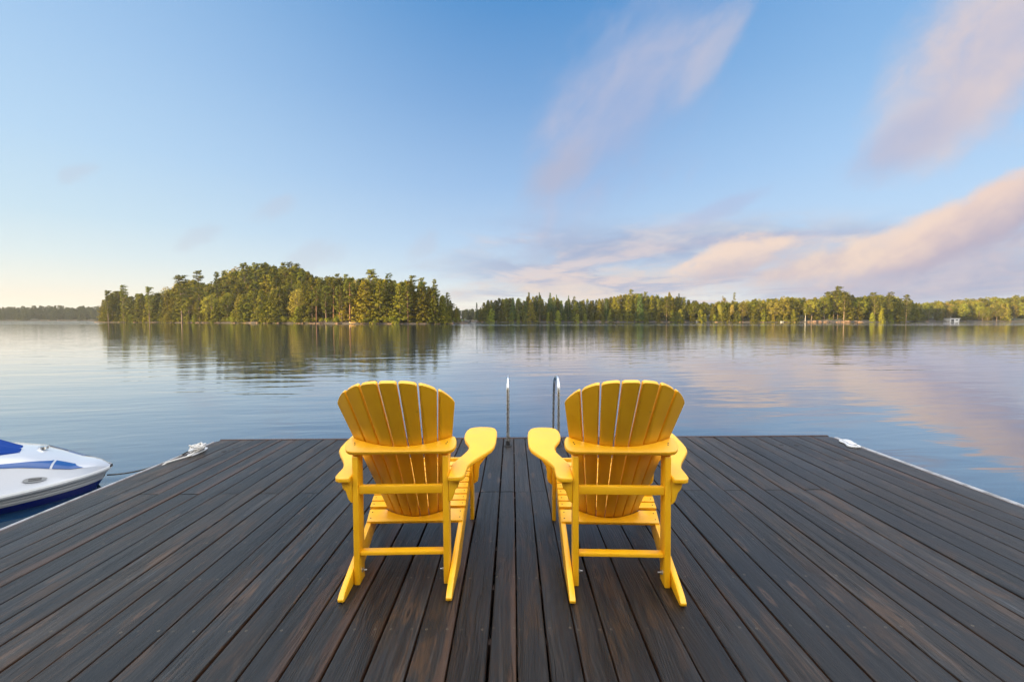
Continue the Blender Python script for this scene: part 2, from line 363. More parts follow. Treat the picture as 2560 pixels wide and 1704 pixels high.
    w4 = t.noise(t.xyz(t.mul(x, 1.2), t.mul(y, 2.6), 2.0), 1.0, 2, 0.5)
    h = t.add(h, t.mul(t.mul(w4, band), 0.055))
    bump(t, b, h, 1.0)
    b.inputs['Coat Weight'].default_value = 0.65; b.inputs['Coat IOR'].default_value = 1.5; b.inputs['Coat Roughness'].default_value = 0.03
    t.l.new(b.inputs['Normal'].links[0].from_socket, b.inputs['Coat Normal'])

    # rock, forest floor
    m, t, b = material('granite_shore', (0.25, 0.2, 0.17), 0.8); M['rock'] = m
    c = objco(t); n = t.noise(c, 0.9, 5, 0.65)
    t.put(b.inputs['Base Color'], t.mix(t.smooth(n, 0.35, 0.7), (0.05, 0.034, 0.022), (0.17, 0.10, 0.055))); bump(t, b, n, 0.3)
    m, t, b = material('forest_floor', (0.06, 0.05, 0.03), 0.9); M['floor'] = m
    c = objco(t); x, y, z = t.sep(c); n = t.noise(c, 0.35, 5, 0.6)
    g = t.mix(t.smooth(n, 0.35, 0.65), (0.045, 0.032, 0.018), (0.05, 0.075, 0.022))
    rk = t.mix(t.smooth(t.noise(c, 0.22, 4, 0.6), 0.52, 0.72), (0.028, 0.024, 0.02), (0.15, 0.095, 0.055))
    t.put(b.inputs['Base Color'], t.mix(t.smooth(t.add(z, t.mul(t.sub(n, 0.5), 2.0)), 0.5, 1.3), rk, g))
    # bark
    def bark(nm, a, b2):
        m, t, b = material(nm, a, 0.85); c = objco(t)
        t.put(b.inputs['Base Color'], t.mix(t.noise(c, 1.6, 4, 0.6), a, b2)); M[nm] = m
    bark('grey_bark', (0.08, 0.055, 0.04), (0.17, 0.12, 0.09))
    bark('orange_bark', (0.12, 0.06, 0.034), (0.25, 0.13, 0.075))
    bark('birch_bark', (0.45, 0.42, 0.38), (0.66, 0.63, 0.58))
    # foliage
    def leaf(nm, a, b2, c3, tr=0.2):
        m = bpy.data.materials.new(nm); m.use_nodes = True; t = NT(m.node_tree); t.n.clear()
        oi = t.node('ShaderNodeObjectInfo'); c = objco(t)
        n = t.noise(c, 0.55, 3, 0.6)
        f = t.mix(t.smooth(n, 0.3, 0.7), a, b2)
        f = t.mix(t.smooth(oi.outputs['Random'], 0.45, 1.0, 0.0, 0.75), f, c3)
        hv = t.node('ShaderNodeHueSaturation'); t.put(hv.inputs['Color'], f)
        t.put(hv.inputs['Value'], t.lin(t.m('FRACT', t.mul(oi.outputs['Random'], 17.3)), 0, 1, 0.52, 1.35))
        t.put(hv.inputs['Hue'], t.lin(t.m('FRACT', t.mul(oi.outputs['Random'], 5.7)), 0, 1, 0.482, 0.504))
        d = t.node('ShaderNodeBsdfDiffuse'); t.l.new(hv.outputs[0], d.inputs[0])
        tl = t.node('ShaderNodeBsdfTranslucent'); t.l.new(hv.outputs[0], tl.inputs[0])
        mx = t.node('ShaderNodeMixShader'); mx.inputs[0].default_value = tr
        t.l.new(d.outputs[0], mx.inputs[1]); t.l.new(tl.outputs[0], mx.inputs[2])
        o = t.node('ShaderNodeOutputMaterial'); t.l.new(mx.outputs[0], o.inputs[0]); M[nm] = m
    leaf('pine_needles', (0.034, 0.048, 0.012), (0.135, 0.135, 0.018), (0.100, 0.112, 0.018))
    leaf('hemlock_needles', (0.030, 0.044, 0.009), (0.135, 0.132, 0.012), (0.165, 0.140, 0.014))
    leaf('spruce_needles', (0.034, 0.062, 0.018), (0.075, 0.105, 0.022), (0.055, 0.085, 0.022))
    leaf('spring_leaves', (0.070, 0.088, 0.012), (0.175, 0.175, 0.020), (0.19, 0.150, 0.034), 0.3)
    leaf('bush_leaves', (0.095, 0.130, 0.014), (0.170, 0.180, 0.020), (0.16, 0.15, 0.02), 0.3)
    leaf('red_leaves', (0.085, 0.022, 0.020), (0.12, 0.035, 0.026), (0.1, 0.03, 0.03))
    leaf('far_leaves', (0.026, 0.036, 0.018), (0.050, 0.062, 0.024), (0.04, 0.052, 0.02))
mats()

# ------------------------------------------------------------------ dock
WATER_Z = -0.40
ROLL = 0.0072                          # the floating dock lists slightly
def dz(x): return ROLL * (x - 0.2)
DX0, DX1, DY0, DY1 = -3.385, 3.665, -2.6, 5.165
def build_water():
    bm = bmesh.new()
    v = [bm.verts.new(p) for p in ((-5000, -800, 0), (5000, -800, 0), (5000, 6000, 0), (-5000, 6000, 0))]; bm.faces.new(v)
    o = bm_obj('water', bm, M['water']); o.location.z = WATER_Z; tag(o, kind='structure')
build_water()

def build_dock():
    rng = random.Random(5)
    root = empty('wooden_dock', (0.2, 0, 0)); root.rotation_euler = (0, -ROLL, 0)
    tag(root, 'weathered grey-brown plank dock with white edging that both yellow chairs stand on', 'dock')
    ox = 0.2
    gaps = [-0.575, -0.414, -0.256, -0.097, 0.022, 0.148, 0.277, 0.406, 0.567, 0.726]
    while gaps[0] > DX0 + 0.10: gaps.insert(0, gaps[0] - 0.1605)
    while gaps[-1] < DX1 - 0.10: gaps.append(gaps[-1] + 0.1605)
    gaps[0] = DX0; gaps[-1] = DX1
    V, Fc, A, B = [], [], [], []
    def board(xa, xb, ya, yb, rnd, dzz):
        w = xb - xa; e = 0.006; T = 0.036
        prof = [(xa, -T), (xa, -e), (xa + e * 0.3, -e * 0.3), (xa + e, 0), (xa + w * 0.5, 0.0012), (xb - e, 0), (xb - e * 0.3, -e * 0.3), (xb, -e), (xb, -T)]
        n = max(2, int((yb - ya) / 0.35)); P = len(prof)
        base = len(V)
        ph = rng.random() * 9; am = rng.uniform(0.0, 0.0034)
        for i in range(n + 1):
            yy = ya + (yb - ya) * i / n
            sx = am * math.sin(yy * 1.7 + ph); sz = dzz + 0.0012 * math.sin(yy * 2.3 + ph * 2)
            for (px, pz) in prof:
                ey = 0.0
                if pz >= -0.002 and i in (0, n): pz -= 0.0015
                V.append((px + sx - ox, yy, pz + sz)); A.append(rnd); B.append(px - (xa + xb) / 2)
        for i in range(n):
            for k in range(P - 1):
                a = base + i * P + k; Fc.append((a, a + 1, a + P + 1, a + P))
        Fc.append(tuple(base + k for k in range(P)))
        Fc.append(tuple(base + n * P + k for k in range(P))[::-1])
    for i in range(len(gaps) - 1):
        g = rng.uniform(0.0024, 0.0062)
        xa, xb = gaps[i] + g, gaps[i + 1] - g
        xm = (xa + xb) / 2
        j1 = 3.543 if (i % 2 == 0 or abs(xm) < 0.3) else None
        ys = [DY0]
        if i % 3 == 1: ys.append(1.143)
        if j1: ys.append(j1)
        if 3.0 < xm < 3.35: ys = [DY0, 1.143, 4.27]
        if i % 4 == 3 and not j1: ys.append(-0.457)
        ys.append(DY1)
        ys = sorted(set(ys))
        for a, b in zip(ys[:-1], ys[1:]):
            board(xa, xb, a + 0.0042, b - 0.0042, rng.random(), rng.uniform(-0.0015, 0.0015))
    me = mesh_np('deck_boards', V, Fc)
    for nm, arr in (('rnd', A), ('bu', B)):
        at = me.attributes.new(nm, 'FLOAT', 'POINT'); at.data.foreach_set('value', arr)
    link('deck_boards', me, M['board'], root)
    # frame below, front fascia, side stringers
    bm = bmesh.new()
    y = DY0 + 0.1
    while y < DY1 - 0.1:
        box_bm(bm, DX0 + 0.03 - ox, DX1 - 0.03 - ox, y, y + 0.04, -0.19, -0.041); y += 0.4
    bm_obj('joists', bm, M['frame'], root)
    box('front_fascia', DX0 - ox, DX1 - ox, DY1 + 0.002, DY1 + 0.034, -0.24, 0.004, M['frame'], root, 0.004)
    for xa, xb in ((DX0 - 0.034, DX0 - 0.002), (DX1 + 0.002, DX1 + 0.034)):
        box('side_beam', xa - ox, xb - ox, DY0, DY1, -0.25, -0.012, M['frame'], root, 0.004)
    for xa, xb in ((DX0 - 0.062, DX0 - 0.036), (DX1 + 0.036, DX1 + 0.085)):
        box('edge_bumper', xa - ox, xb - ox, DY0, DY1 - 0.02, -0.12, -0.006, M['bumper'], root, 0.012)
    # floats keep it up
    for xa in (DX0 + 0.3, -0.4, DX1 - 1.3):
        box('float', xa - ox, xa + 1.0 - ox, DY0 + 0.3, DY1 - 0.3, -0.55, -0.195, M['black'], root, 0.04)
    # black discs stand in for the darkness inside recessed bolt holes
    for px_, py_ in ((2.90, 4.80), (3.06, 4.80), (-3.05, 4.72), (-0.50, 4.80), (-2.90, 4.72), (0.655, 4.80)):
        bm = bmesh.new(); cyl_bm(bm, (px_ - ox, py_, -0.002), (px_ - ox, py_, 0.0035), 0.024, 0.022, 20)
        bm_obj('bolt_hole_disc', bm, M['black'], root, 40)
build_dock()

# ------------------------------------------------------------------ chairs
def chair_parts(root):
    Y = M['yellow']
    # side stringers: run from the heel on the deck up to the seat front
    for s in (-1, 1):
        prof = [(-0.452, 0.0), (-0.13, 0.0), (-0.06, 0.026), (0.05, 0.066), (0.29, 0.150), (0.50, 0.245), (0.555, 0.285), (0.572, 0.33),
                (0.56, 0.372), (0.50, 0.350), (0.30, 0.271), (0.112, 0.196), (0.03, 0.170), (-0.14, 0.128), (-0.30, 0.086), (-0.40, 0.058), (-0.455, 0.040), (-0.482, 0.022), (-0.478, 0.006)]
        def fn(a, b, t): return (s * (t + 0.0242 * (a + 0.45)), a, b)
        plate('stringer', prof, 0.2475, 0.2765, fn, Y, root, 0.004)
        # rear post
        prof = [(-0.325, 0.0), (-0.234, 0.0), (-0.231, 0.25), (-0.228, 0.722), (-0.316, 0.672)]
        plate('rear_post', prof, 0.2165, 0.2470, lambda a, b, t: (s * t, a, b), Y, root, 0.005)
        # front leg
        prof = [(0.426, 0.0), (0.490, 0.0), (0.505, 0.05), (0.505, 0.577), (0.426, 0.574)]
        plate('front_leg', prof, 0.2975, 0.3225, lambda a, b, t: (s * t, a, b), Y, root, 0.004)
        # brackets under the arm
        fb = [(0.3235, 0.574), (0.448, 0.574), (0.445, 0.52), (0.436, 0.475), (0.420, 0.440), (0.392, 0.408), (0.368, 0.375), (0.360, 0.335), (0.358, 0.290), (0.350, 0.262), (0.3235, 0.243)]
        plate('arm_bracket', fb, 0.440, 0.466, lambda a, b, t: (s * a, t, b), Y, root, 0.004)
        rb = [(0.2475, 0.551), (0.304, 0.551), (0.304, 0.535), (0.297, 0.508), (0.283, 0.492), (0.276, 0.470), (0.269, 0.448), (0.258, 0.434), (0.2475, 0.428)]
        plate('arm_bracket', rb, -0.316, -0.290, lambda a, b, t: (s * a, t, b), Y, root, 0.004)
        # paddle armrest
        arm = [(0.2485, -0.352), (0.300, -0.354), (0.322, -0.342), (0.331, -0.318), (0.333, -0.285), (0.335, -0.20), (0.346, -0.155), (0.372, -0.088), (0.432, 0.030), (0.462, 0.095), (0.476, 0.160), (0.483, 0.250), (0.487, 0.400),
               (0.484, 0.480), (0.472, 0.540), (0.448, 0.572), (0.415, 0.585), (0.366, 0.588), (0.325, 0.580), (0.294, 0.555), (0.277, 0.505), (0.270, 0.430), (0.271, 0.350), (0.282, 0.280), (0.302, 0.215), (0.317, 0.160), (0.320, 0.110), (0.312, 0.050), (0.285, -0.040), (0.262, -0.110), (0.2485, -0.17)]
        plate('armrest', arm, -0.026, 0.0, lambda a, b, t: (s * a, b, 0.5775 + 0.032 * (b + 0.256) + t), Y, root, 0.007, 3)
        # bolt and nut on the inner face of the post
        bm = bmesh.new()
        cyl_bm(bm, (s * 0.2164, -0.280, 0.058), (s * 0.2135, -0.280, 0.058), 0.0125, seg=18)
        cyl_bm(bm, (s * 0.2135, -0.280, 0.058), (s * 0.2055, -0.280, 0.058), 0.0088, seg=6)
        cyl_bm(bm, (s * 0.2055, -0.280, 0.058), (s * 0.193, -0.280, 0.058), 0.0042, seg=10)
        bm_obj('bolt', bm, M['zinc'], root, 40)
    # cross members between the posts
    box('upper_crossbar', -0.2163, 0.2163, -0.312, -0.284, 0.474, 0.519, Y, root, 0.005)
    box('lower_stretcher', -0.2163, 0.2163, -0.312, -0.266, 0.150, 0.170, Y, root, 0.004)
    # fan of seven back slats on a shallow barrel
    O = Vector((0, 0.058, 0.1955)); U = Vector((0, -0.5625, 0.8268)); N = Vector((0, 0.8268, 0.5625))
    hw = lambda s_: 0.185 + 0.1295 * s_
    sg = lambda s_: 0.060 + 0.018 * s_
    def bp(xi, s_): return O + U * s_ + N * (sg(s_) * xi * xi) + Vector((hw(s_) * xi, 0, 0))
    top = lambda xi: 1.070 - 0.196 * abs(xi) ** 2.45
    for i in range(7):
        xa, xb = -1 + 2 * i / 7, -1 + 2 * (i + 1) / 7
        def edge(xi, s_, side):          # gap widens towards the top of the fan
            g = (0.0022 + 0.0026 * max(s_, 0)) / hw(s_)
            return xi + g if side < 0 else xi - g
        loop = []
        s0 = -0.035
        ea, eb = edge(xa, s0, -1), edge(xb, s0, 1)
        loop.append((0.0, s0)); loop.append((1.0, s0))
        ks = [1.0 - k / 8 for k in range(9)]
        for k in ks:
            xi = xa + (xb - xa) * k; loop.append((k, top(xi) - (0.006 if k in (0.0, 1.0) else 0)))
        def P(k, s_, t):
            a = bp(edge(xa, s_, -1), s_); b = bp(edge(xb, s_, 1), s_)
            nn = Vector((-(b - a).dot(N), 0, 0)) + N * (b - a).x
            nn.normalize()
            return a.lerp(b, k) + nn * t
        plate('back_slat', loop, 0.0, 0.021, P, Y, root, 0.0042)
    # brace: a curved rail square to the back, carried on the posts
    E = Vector((0, 0.857, 0.515)); W = Vector((0, -0.515, 0.857)); O2 = Vector((0, -0.337, 0.702))
    out = [(-0.235, 0.0), (0.235, 0.0), (0.262, 0.006), (0.279, 0.022), (0.287, 0.048), (0.286, 0.078), (0.279, 0.100), (0.266, 0.109)]
    for k in range(0, 13):
        x_ = 0.255 - 0.51 * k / 12; out.append((x_, 0.041 + 0.068 * (x_ / 0.267) ** 2))
    out += [(-0.266, 0.109), (-0.279, 0.100), (-0.286, 0.078), (-0.287, 0.048), (-0.279, 0.022), (-0.262, 0.006)]
    br = plate('back_brace', out, -0.026, 0.0, lambda a, b, t: O2 + Vector((a, 0, 0)) + E * b + W * t, Y, root, 0.007, 3)
    def screw(p, nrm, par, r=0.0036):
        bm = bmesh.new(); p = Vector(p); nrm = Vector(nrm); cyl_bm(bm, p - nrm * 0.002, p + nrm * 0.0009, r, seg=8)
        bm_obj('screw', bm, M['screw'], par)
    for s in (-1, 1):
        for q in (0.052, 0.064): screw(O2 + Vector((s * (0.236 + 0.004 * (q > 0.06)), 0, 0)) + E * q, W, br)
    # scalloped rear seat slat
    e1 = Vector((0, 0.913, 0.408)); w1 = Vector((0, -0.408, 0.913)); o1 = Vector((0, 0.024, 0.180))
    out = [(-0.2845, 0.0), (0.2845, 0.0), (0.2875, 0.093), (0.185, 0.093)]
    for k in range(13):
        x_ = 0.178 - 0.356 * k / 12; out.append((x_, 0.034 + 0.056 * (x_ / 0.185) ** 2))
    out += [(-0.185, 0.093), (-0.2875, 0.093)]
    rs = plate('seat_slat', out, -0.022, 0.0, lambda a, b, t: o1 + Vector((a, 0, 0)) + e1 * b + w1 * t, Y, root, 0.003)
    for s in (-1, 1):
        for q in (0.025, 0.070): screw(o1 + Vector((s * 0.266, 0, 0)) + e1 * q, w1, rs)
    # the other seat slats follow the curve of the stringers
    curve = [(0.112, 0.196), (0.30, 0.271), (0.50, 0.350), (0.56, 0.372)]
    def top_at(y):
        for (a, za), (b, zb) in zip(curve[:-1], curve[1:]):
            if y <= b: return za + (zb - za) * (y - a) / (b - a), (zb - za) / (b - a)
        return curve[-1][1], 0.37
    y = 0.134; k = 0
    while y < 0.52:
        wd = 0.045
        zc, sl = top_at(y); L = math.hypot(1, sl); e = Vector((0, 1 / L, sl / L)); w = Vector((0, -sl / L, 1 / L))
        o = Vector((0, y, zc)) + w * 0.0235
        hx = 0.2755 + 0.0242 * (y + 0.45) + 0.004
        inner = [(-hx, 0), (hx, 0), (hx, wd), (-hx, wd)]
        st = plate('seat_slat', inner, -0.022, 0.0, lambda a, b, t, o=o, e=e, w=w: o + Vector((a, 0, 0)) + e * b + w * t, Y, root, 0.003)
        for s in (-1, 1): screw(o + Vector((s * (hx - 0.02), 0, 0)) + e * (wd * 0.5), w, st)
        y += 0.0495; k += 1
    z0 = 0.372
    box('front_apron', -0.27, 0.27, 0.560, 0.584, 0.300, 0.390, Y, root, 0.008)

def copy_tree(o, parent=None):
    c = o.copy(); col.objects.link(c); c.parent = parent
    for ch in o.children: copy_tree(ch, c)
    return c
def build_chairs():
    L = empty('deck_chair'); chair_parts(L)
    tag(L, 'yellow slatted wooden armchair whose right arm points at the left ladder rail', 'chair', 'yellow chairs facing the lake')
    Rr = copy_tree(L)
    Rr['label'] = 'yellow slatted wooden armchair whose left arm overlaps the right ladder rail'
    for o, (x, y, a) in ((L, (-0.577, 2.606, 0.017)), (Rr, (0.576, 2.568, -0.05))):
        o.location = (x, y, dz(x) + 0.0015); o.rotation_euler = (0, -ROLL, a)
build_chairs()

# ------------------------------------------------------------------ ladder, cleats, mooring line
def build_ladder():
    root = empty('swim_ladder', (0.23, 4.85, 0)); root.location.z = dz(0.23)
    tag(root, 'stainless steel swim ladder with two hooped handrails on the dock front edge', 'ladder')
    for x in (-0.275, 0.275):
        pts = []
        def P(y, z): pts.append((x, y, z))
        P(0, 0.0)
        for z in (0.1, 0.3, 0.5): P(0.0, z)
        P(0.004, 0.60)
        n = 10
        for k in range(n + 1):
            a = math.pi - math.pi * 0.5 * k / n; P(0.16 + 0.156 * math.cos(a), 0.60 + 0.125 * math.sin(a))
        for k in range(1, n + 1):
            a = math.pi / 2 - math.radians(72) * k / n; P(0.17 + 0.40 * math.cos(a) * 0.9, 0.725 - 0.125 * (1 - math.sin(a)) * 1.25)
        P(0.565, 0.48); P(0.60, 0.30); P(0.625, 0.0); P(0.63, -0.4); P(0.63, -1.3)
        bm = bmesh.new(); tube_bm(bm, pts, 0.0165, 14); bm_obj('handrail', bm, M['steel'], root, 60)
        bm = bmesh.new(); cyl_bm(bm, (x, 0, 0.001), (x, 0, 0.008), 0.046, 0.043, 24); cyl_bm(bm, (x, 0, 0.008), (x, 0, 0.055), 0.024, 0.021, 18)
        bm_obj('base_flange', bm, M['black'], root, 40)
        box('fixing_strap', x + 0.014, x + 0.024, -0.012, 0.012, 0.03, 0.11, M['steel'], root, 0.002)
    for z in (-0.25, -0.55, -0.85):
        box('step', -0.275, 0.275, 0.60, 0.67, z - 0.012, z + 0.012, M['white'], root, 0.004)
build_ladder()

def cleat(name, loc, rz, label, group):
    root = empty(name, loc, rz); tag(root, label, 'cleat', group)
    # lobed base pad lying on the boards
    pts = []
    for k in range(40):
        a = 2 * math.pi * k / 40; c_, s_ = math.cos(a), math.sin(a)
        r_ = 1 - 0.20 * abs(s_) ** 3 + 0.03 * math.cos(4 * a)
        pts.append((0.052 * s_ * r_ * (1.18 - 0.30 * (1 - abs(c_))), 0.150 * c_ * r_))
    plate('base_pad', pts, 0.0, 0.014, lambda a, b, t: (a, b, t), M['white'], root, 0.005, 2)
    for y in (-0.04, 0.04):
        bm = bmesh.new(); tube_bm(bm, [(0, y, 0.012), (0, y, 0.030), (0, y * 1.05, 0.046)], [0.020, 0.016, 0.017], 12)
        bm_obj('post', bm, M['white'], root, 50)
    bm = bmesh.new()
    tube_bm(bm, [(0, -0.145, 0.056), (0, -0.135, 0.055), (0, -0.09, 0.050), (0, -0.04, 0.046), (0, 0.04, 0.046), (0, 0.09, 0.050), (0, 0.135, 0.055), (0, 0.145, 0.056)], [0.006, 0.011, 0.015, 0.018, 0.018, 0.015, 0.011, 0.006], 12)
    bm_obj('horn', bm, M['white'], root, 50)
    return root
def build_cleats():
    x1 = DX0 + 0.085
    cleat('dock_cleat', (x1, 4.68, dz(x1) + 0.001), R(4), 'white dock cleat under a wound mooring rope at the left dock edge', 'white dock cleats')
    x2 = DX1 - 0.035
    root = empty('dock_cleat', (x2, 4.80, dz(x2) + 0.001), R(-14)); tag(root, 'bare white folding cleat lying flat on the right dock edge', 'cleat', 'white dock cleats')
    pts = []
    for (x_, y_) in ((0.0, -0.150), (0.045, -0.138), (0.062, -0.105), (0.060, -0.065), (0.048, -0.04), (0.050, 0.0), (0.060, 0.045), (0.064, 0.09), (0.048, 0.135), (0.0, 0.150),
                     (-0.046, 0.138), (-0.060, 0.10), (-0.056, 0.06), (-0.046, 0.02), (-0.050, -0.03), (-0.062, -0.07), (-0.060, -0.11), (-0.04, -0.14)): pts.append((x_, y_))
    plate('base_pad', pts, 0.0, 0.022, lambda a, b, t: (a, b, t), M['white'], root, 0.009, 3)
    plate('folded_horn', [(a * 0.62, b * 0.72) for a, b in pts], 0.0225, 0.034, lambda a, b, t: (a, b, t), M['white'], root, 0.006, 3)
    for y in (-0.118, 0.118):
        bm = bmesh.new(); cyl_bm(bm, (0, y, 0.021), (0, y, 0.0245), 0.007, seg=12); bm_obj('screw', bm, M['zinc'], root, 40)
    # mooring line: turns on the cleat, then out to the boat's bow eye
    rng = random.Random(3)
    rope = empty('mooring_rope', (x1, 4.68, dz(x1))); tag(rope, 'pale mooring rope heaped on the left cleat and running to the boat', 'rope')
    bm = bmesh.new(); pts = []
    for k in range(150):
        a = k * 0.42; rr = 0.040 + 0.022 * math.sin(k * 0.137) + 0.008 * rng.uniform(-1, 1)
        pts.append((rr * math.cos(a) * 0.95, rr * 1.3 * math.sin(a), 0.030 + 0.050 * (k / 150) + 0.012 * math.sin(a * 2.3) + 0.004 * rng.uniform(-1, 1)))
    tube_bm(bm, pts, 0.0075, 8); bm_obj('coil', bm, M['rope'], rope, 60)
    bm = bmesh.new(); A = Vector((-0.02, -0.05, 0.05)); Bp = BOW_EYE - Vector((x1, 4.68, dz(x1))); pts = []
    for k in range(22):
        f = k / 21; p = A.lerp(Bp, f); p.z -= 0.10 * 4 * f * (1 - f) * 0.6; pts.append(p)
    tube_bm(bm, pts, 0.0075, 8); bm_obj('line', bm, M['darkrope'], rope, 60)
    bm = bmesh.new(); tube_bm(bm, [(0.02, -0.06, 0.03), (0.03, -0.16, 0.014), (-0.01, -0.25, 0.012), (-0.05, -0.36, 0.010), (-0.075, -0.42, -0.02)], 0.0075, 8)
    bm_obj('tail', bm, M['rope'], rope, 60)
BOW_EYE = Vector((-4.315, 4.745, -0.285))
build_cleats()
# ------------------------------------------------------------------ land: island, right-hand shore, far shores, shore behind
def px_of(x, y): return 1280 + F * x / y
def interp(pts, x):
    if x <= pts[0][0]: return pts[0][1]
    for (a, va), (b, vb) in zip(pts[:-1], pts[1:]):
        if x <= b: return va + (vb - va) * (x - a) / (b - a)
    return pts[-1][1]
def terrain(name, xs, front, depth, hill, mat, seed, kind='structure', rows=26):
    """strip of ground: front(x) gives the waterline y, depth(x) how far it goes back, hill(x,f) the height"""
    rng = np.random.RandomState(seed); V = []; n = len(xs)
    for j in range(rows):
        f = (j / (rows - 1)) ** 1.6
        for i, x in enumerate(xs):
            nz = rng.uniform(-1, 1)
            V.append((x + rng.uniform(-.4, .4) * (0 < j), front(x) + depth(x) * f, WATER_Z + (-0.5 if j == 0 else hill(x, f) + 0.35 * nz * (0.35 + f))))
    Fc = [(j * n + i, j * n + i + 1, (j + 1) * n + i + 1, (j + 1) * n + i) for j in range(rows - 1) for i in range(n - 1)]
    # skirts so that no open edge shows
    o = link(name, mesh_np(name, V, Fc, True), mat); tag(o, kind=kind); return o

# --- tree prototypes: meshes shared by all the copies
class Leaves:
    def __init__(s, seed): s.r = np.random.RandomState(seed); s.c = []; s.n = []; s.s = []
    def clump(s, p, rad, n, size, flat=1.0, up=0.0):
        r = s.r; d = r.normal(size=(n, 3)); d /= np.linalg.norm(d, axis=1)[:, None] + 1e-9
        q = d * (rad * r.uniform(0.35, 1.0, (n, 1)) ** 0.6); q[:, 2] *= flat
        rad_ = np.array((p[0], p[1], 0.0)); rad_ = rad_ / (np.linalg.norm(rad_) + .6)
        nn = d * 0.6 + rad_[None, :] * 0.75 + r.normal(size=(n, 3)) * 0.36; nn[:, 2] += up * .8
        s.c.append(np.asarray(p)[None, :] + q); s.n.append(nn); s.s.append(size * r.uniform(0.6, 1.35, n))
    def mesh(s, name):
        c = np.concatenate(s.c); n = np.concatenate(s.n); z = np.concatenate(s.s); r = s.r
        n /= np.linalg.norm(n, axis=1)[:, None] + 1e-9
        a = np.cross(n, r.normal(size=n.shape)); a /= np.linalg.norm(a, axis=1)[:, None] + 1e-9
        b = np.cross(n, a); k = len(c)
        V = np.empty((k, 4, 3))
        w1, w2 = z[:, None] * 0.5, z[:, None] * 0.5 * r.uniform(0.45, 1.0, (k, 1))
        V[:, 0] = c - a * w1; V[:, 1] = c - b * w2 + a * w1 * 0.1; V[:, 2] = c + a * w1; V[:, 3] = c + b * w2
        me = bpy.data.meshes.new(name); me.vertices.add(k * 4); me.vertices.foreach_set('co', V.reshape(-1))
        me.loops.add(k * 4); me.loops.foreach_set('vertex_index', np.arange(k * 4, dtype=np.int32))
        me.polygons.add(k); me.polygons.foreach_set('loop_start', np.arange(0, k * 4, 4, dtype=np.int32))
        me.update(calc_edges=True); me.validate(); return me
def trunk_mesh(name, H, r0, limbs, lean=(0, 0), top=0.97):
    bm = bmesh.new()
    pts = [(lean[0] * (t_ ** 1.5), lean[1] * (t_ ** 1.5), -0.6 + (H * top + 0.6) * t_) for t_ in (0, .12, .3, .5, .7, .85, 1)]
    tube_bm(bm, pts, [r0 * 1.25, r0, r0 * .85, r0 * .68, r0 * .45, r0 * .28, 0.03], 7)
    for p0, p1, r_ in limbs: tube_bm(bm, [p0, tuple((a + b) / 2 + (0, 0, .12)[i] for i, (a, b) in enumerate(zip(p0, p1))), p1], [r_, r_ * .7, r_ * .3], 5)
    me = bpy.data.meshes.new(name); bm.to_mesh(me); bm.free()
    me.polygons.foreach_set('use_smooth', [True] * len(me.polygons)); return me

def proto_hemlock(seed, H=16.0, R0=3.4, base=0.02, dens=1.0, power=0.8):
    L = Leaves(seed); r = L.r; limbs = []
    lump = [(r.uniform(0, 6.28), r.uniform(.05, .95), r.uniform(-.35, .35)) for _ in range(9)]
    z = base * H + 0.3
    while z < H * 0.985:
        f = z / H; rad = R0 * (1 - f) ** power * (0.85 + 0.25 * r.rand()) + 0.12
        nb = max(3, int(5 + 4 * (1 - f)))
        a0 = r.uniform(0, 6.28)
        for k in range(nb):
            a = a0 + 6.283 * k / nb + r.uniform(-.35, .35)
            q = rad * r.uniform(0.62, 1.15)
            for (la, lz, lv) in lump: q *= 1 + lv * math.exp(-((f - lz) / .13) ** 2) * max(0, math.cos(a - la))
            dr = r.uniform(-.22, .02)
            if r.rand() < .25 and q > 1: limbs.append(((0, 0, z), (math.cos(a) * q * .8, math.sin(a) * q * .8, z + dr * q * .8), 0.05))
            st = max(1, int(q / 0.75))
            for j in range(st):
                g = (j + 1) / st
                if g < .3 and st > 2: continue
                p = (math.cos(a) * q * g, math.sin(a) * q * g, z + dr * q * g + r.uniform(-.1, .1))
                L.clump(p, 0.36 + 0.34 * (1 - f), int(7 * dens) + 1, 0.66, 0.6, 0.5)
        z += 0.50 + 0.35 * (1 - f)
    L.clump((0, 0, H * .985), .22, 6, .35, 1.6)
    return L.mesh('crown'), trunk_mesh('trunk', H, H * .014, limbs)
def proto_spruce(seed, H=17.0, R0=2.9):
    L = Leaves(seed); r = L.r; limbs = []; z = H * r.uniform(.05, .2)
    while z < H * .99:
        f = z / H; rad = R0 * (1 - f) ** .75 * r.uniform(.7, 1.15) + .10
        nb = 4 + int(3 * (1 - f)); a0 = r.uniform(0, 6.28)
        for k in range(nb):
            a = a0 + 6.283 * k / nb + r.uniform(-.3, .3); q = rad * r.uniform(.55, 1.15); st = max(1, int(q / .6))
            for j in range(st):
                g = (j + 1) / st
                L.clump((math.cos(a) * q * g, math.sin(a) * q * g, z - .35 * q * g + .2 * g * g), .36, 8, .56, .6, .4)
        z += .55 + .3 * (1 - f) * r.rand()
    L.clump((0, 0, H * .99), .15, 6, .3, 2.2)
    return L.mesh('crown'), trunk_mesh('trunk', H, H * .012, limbs)
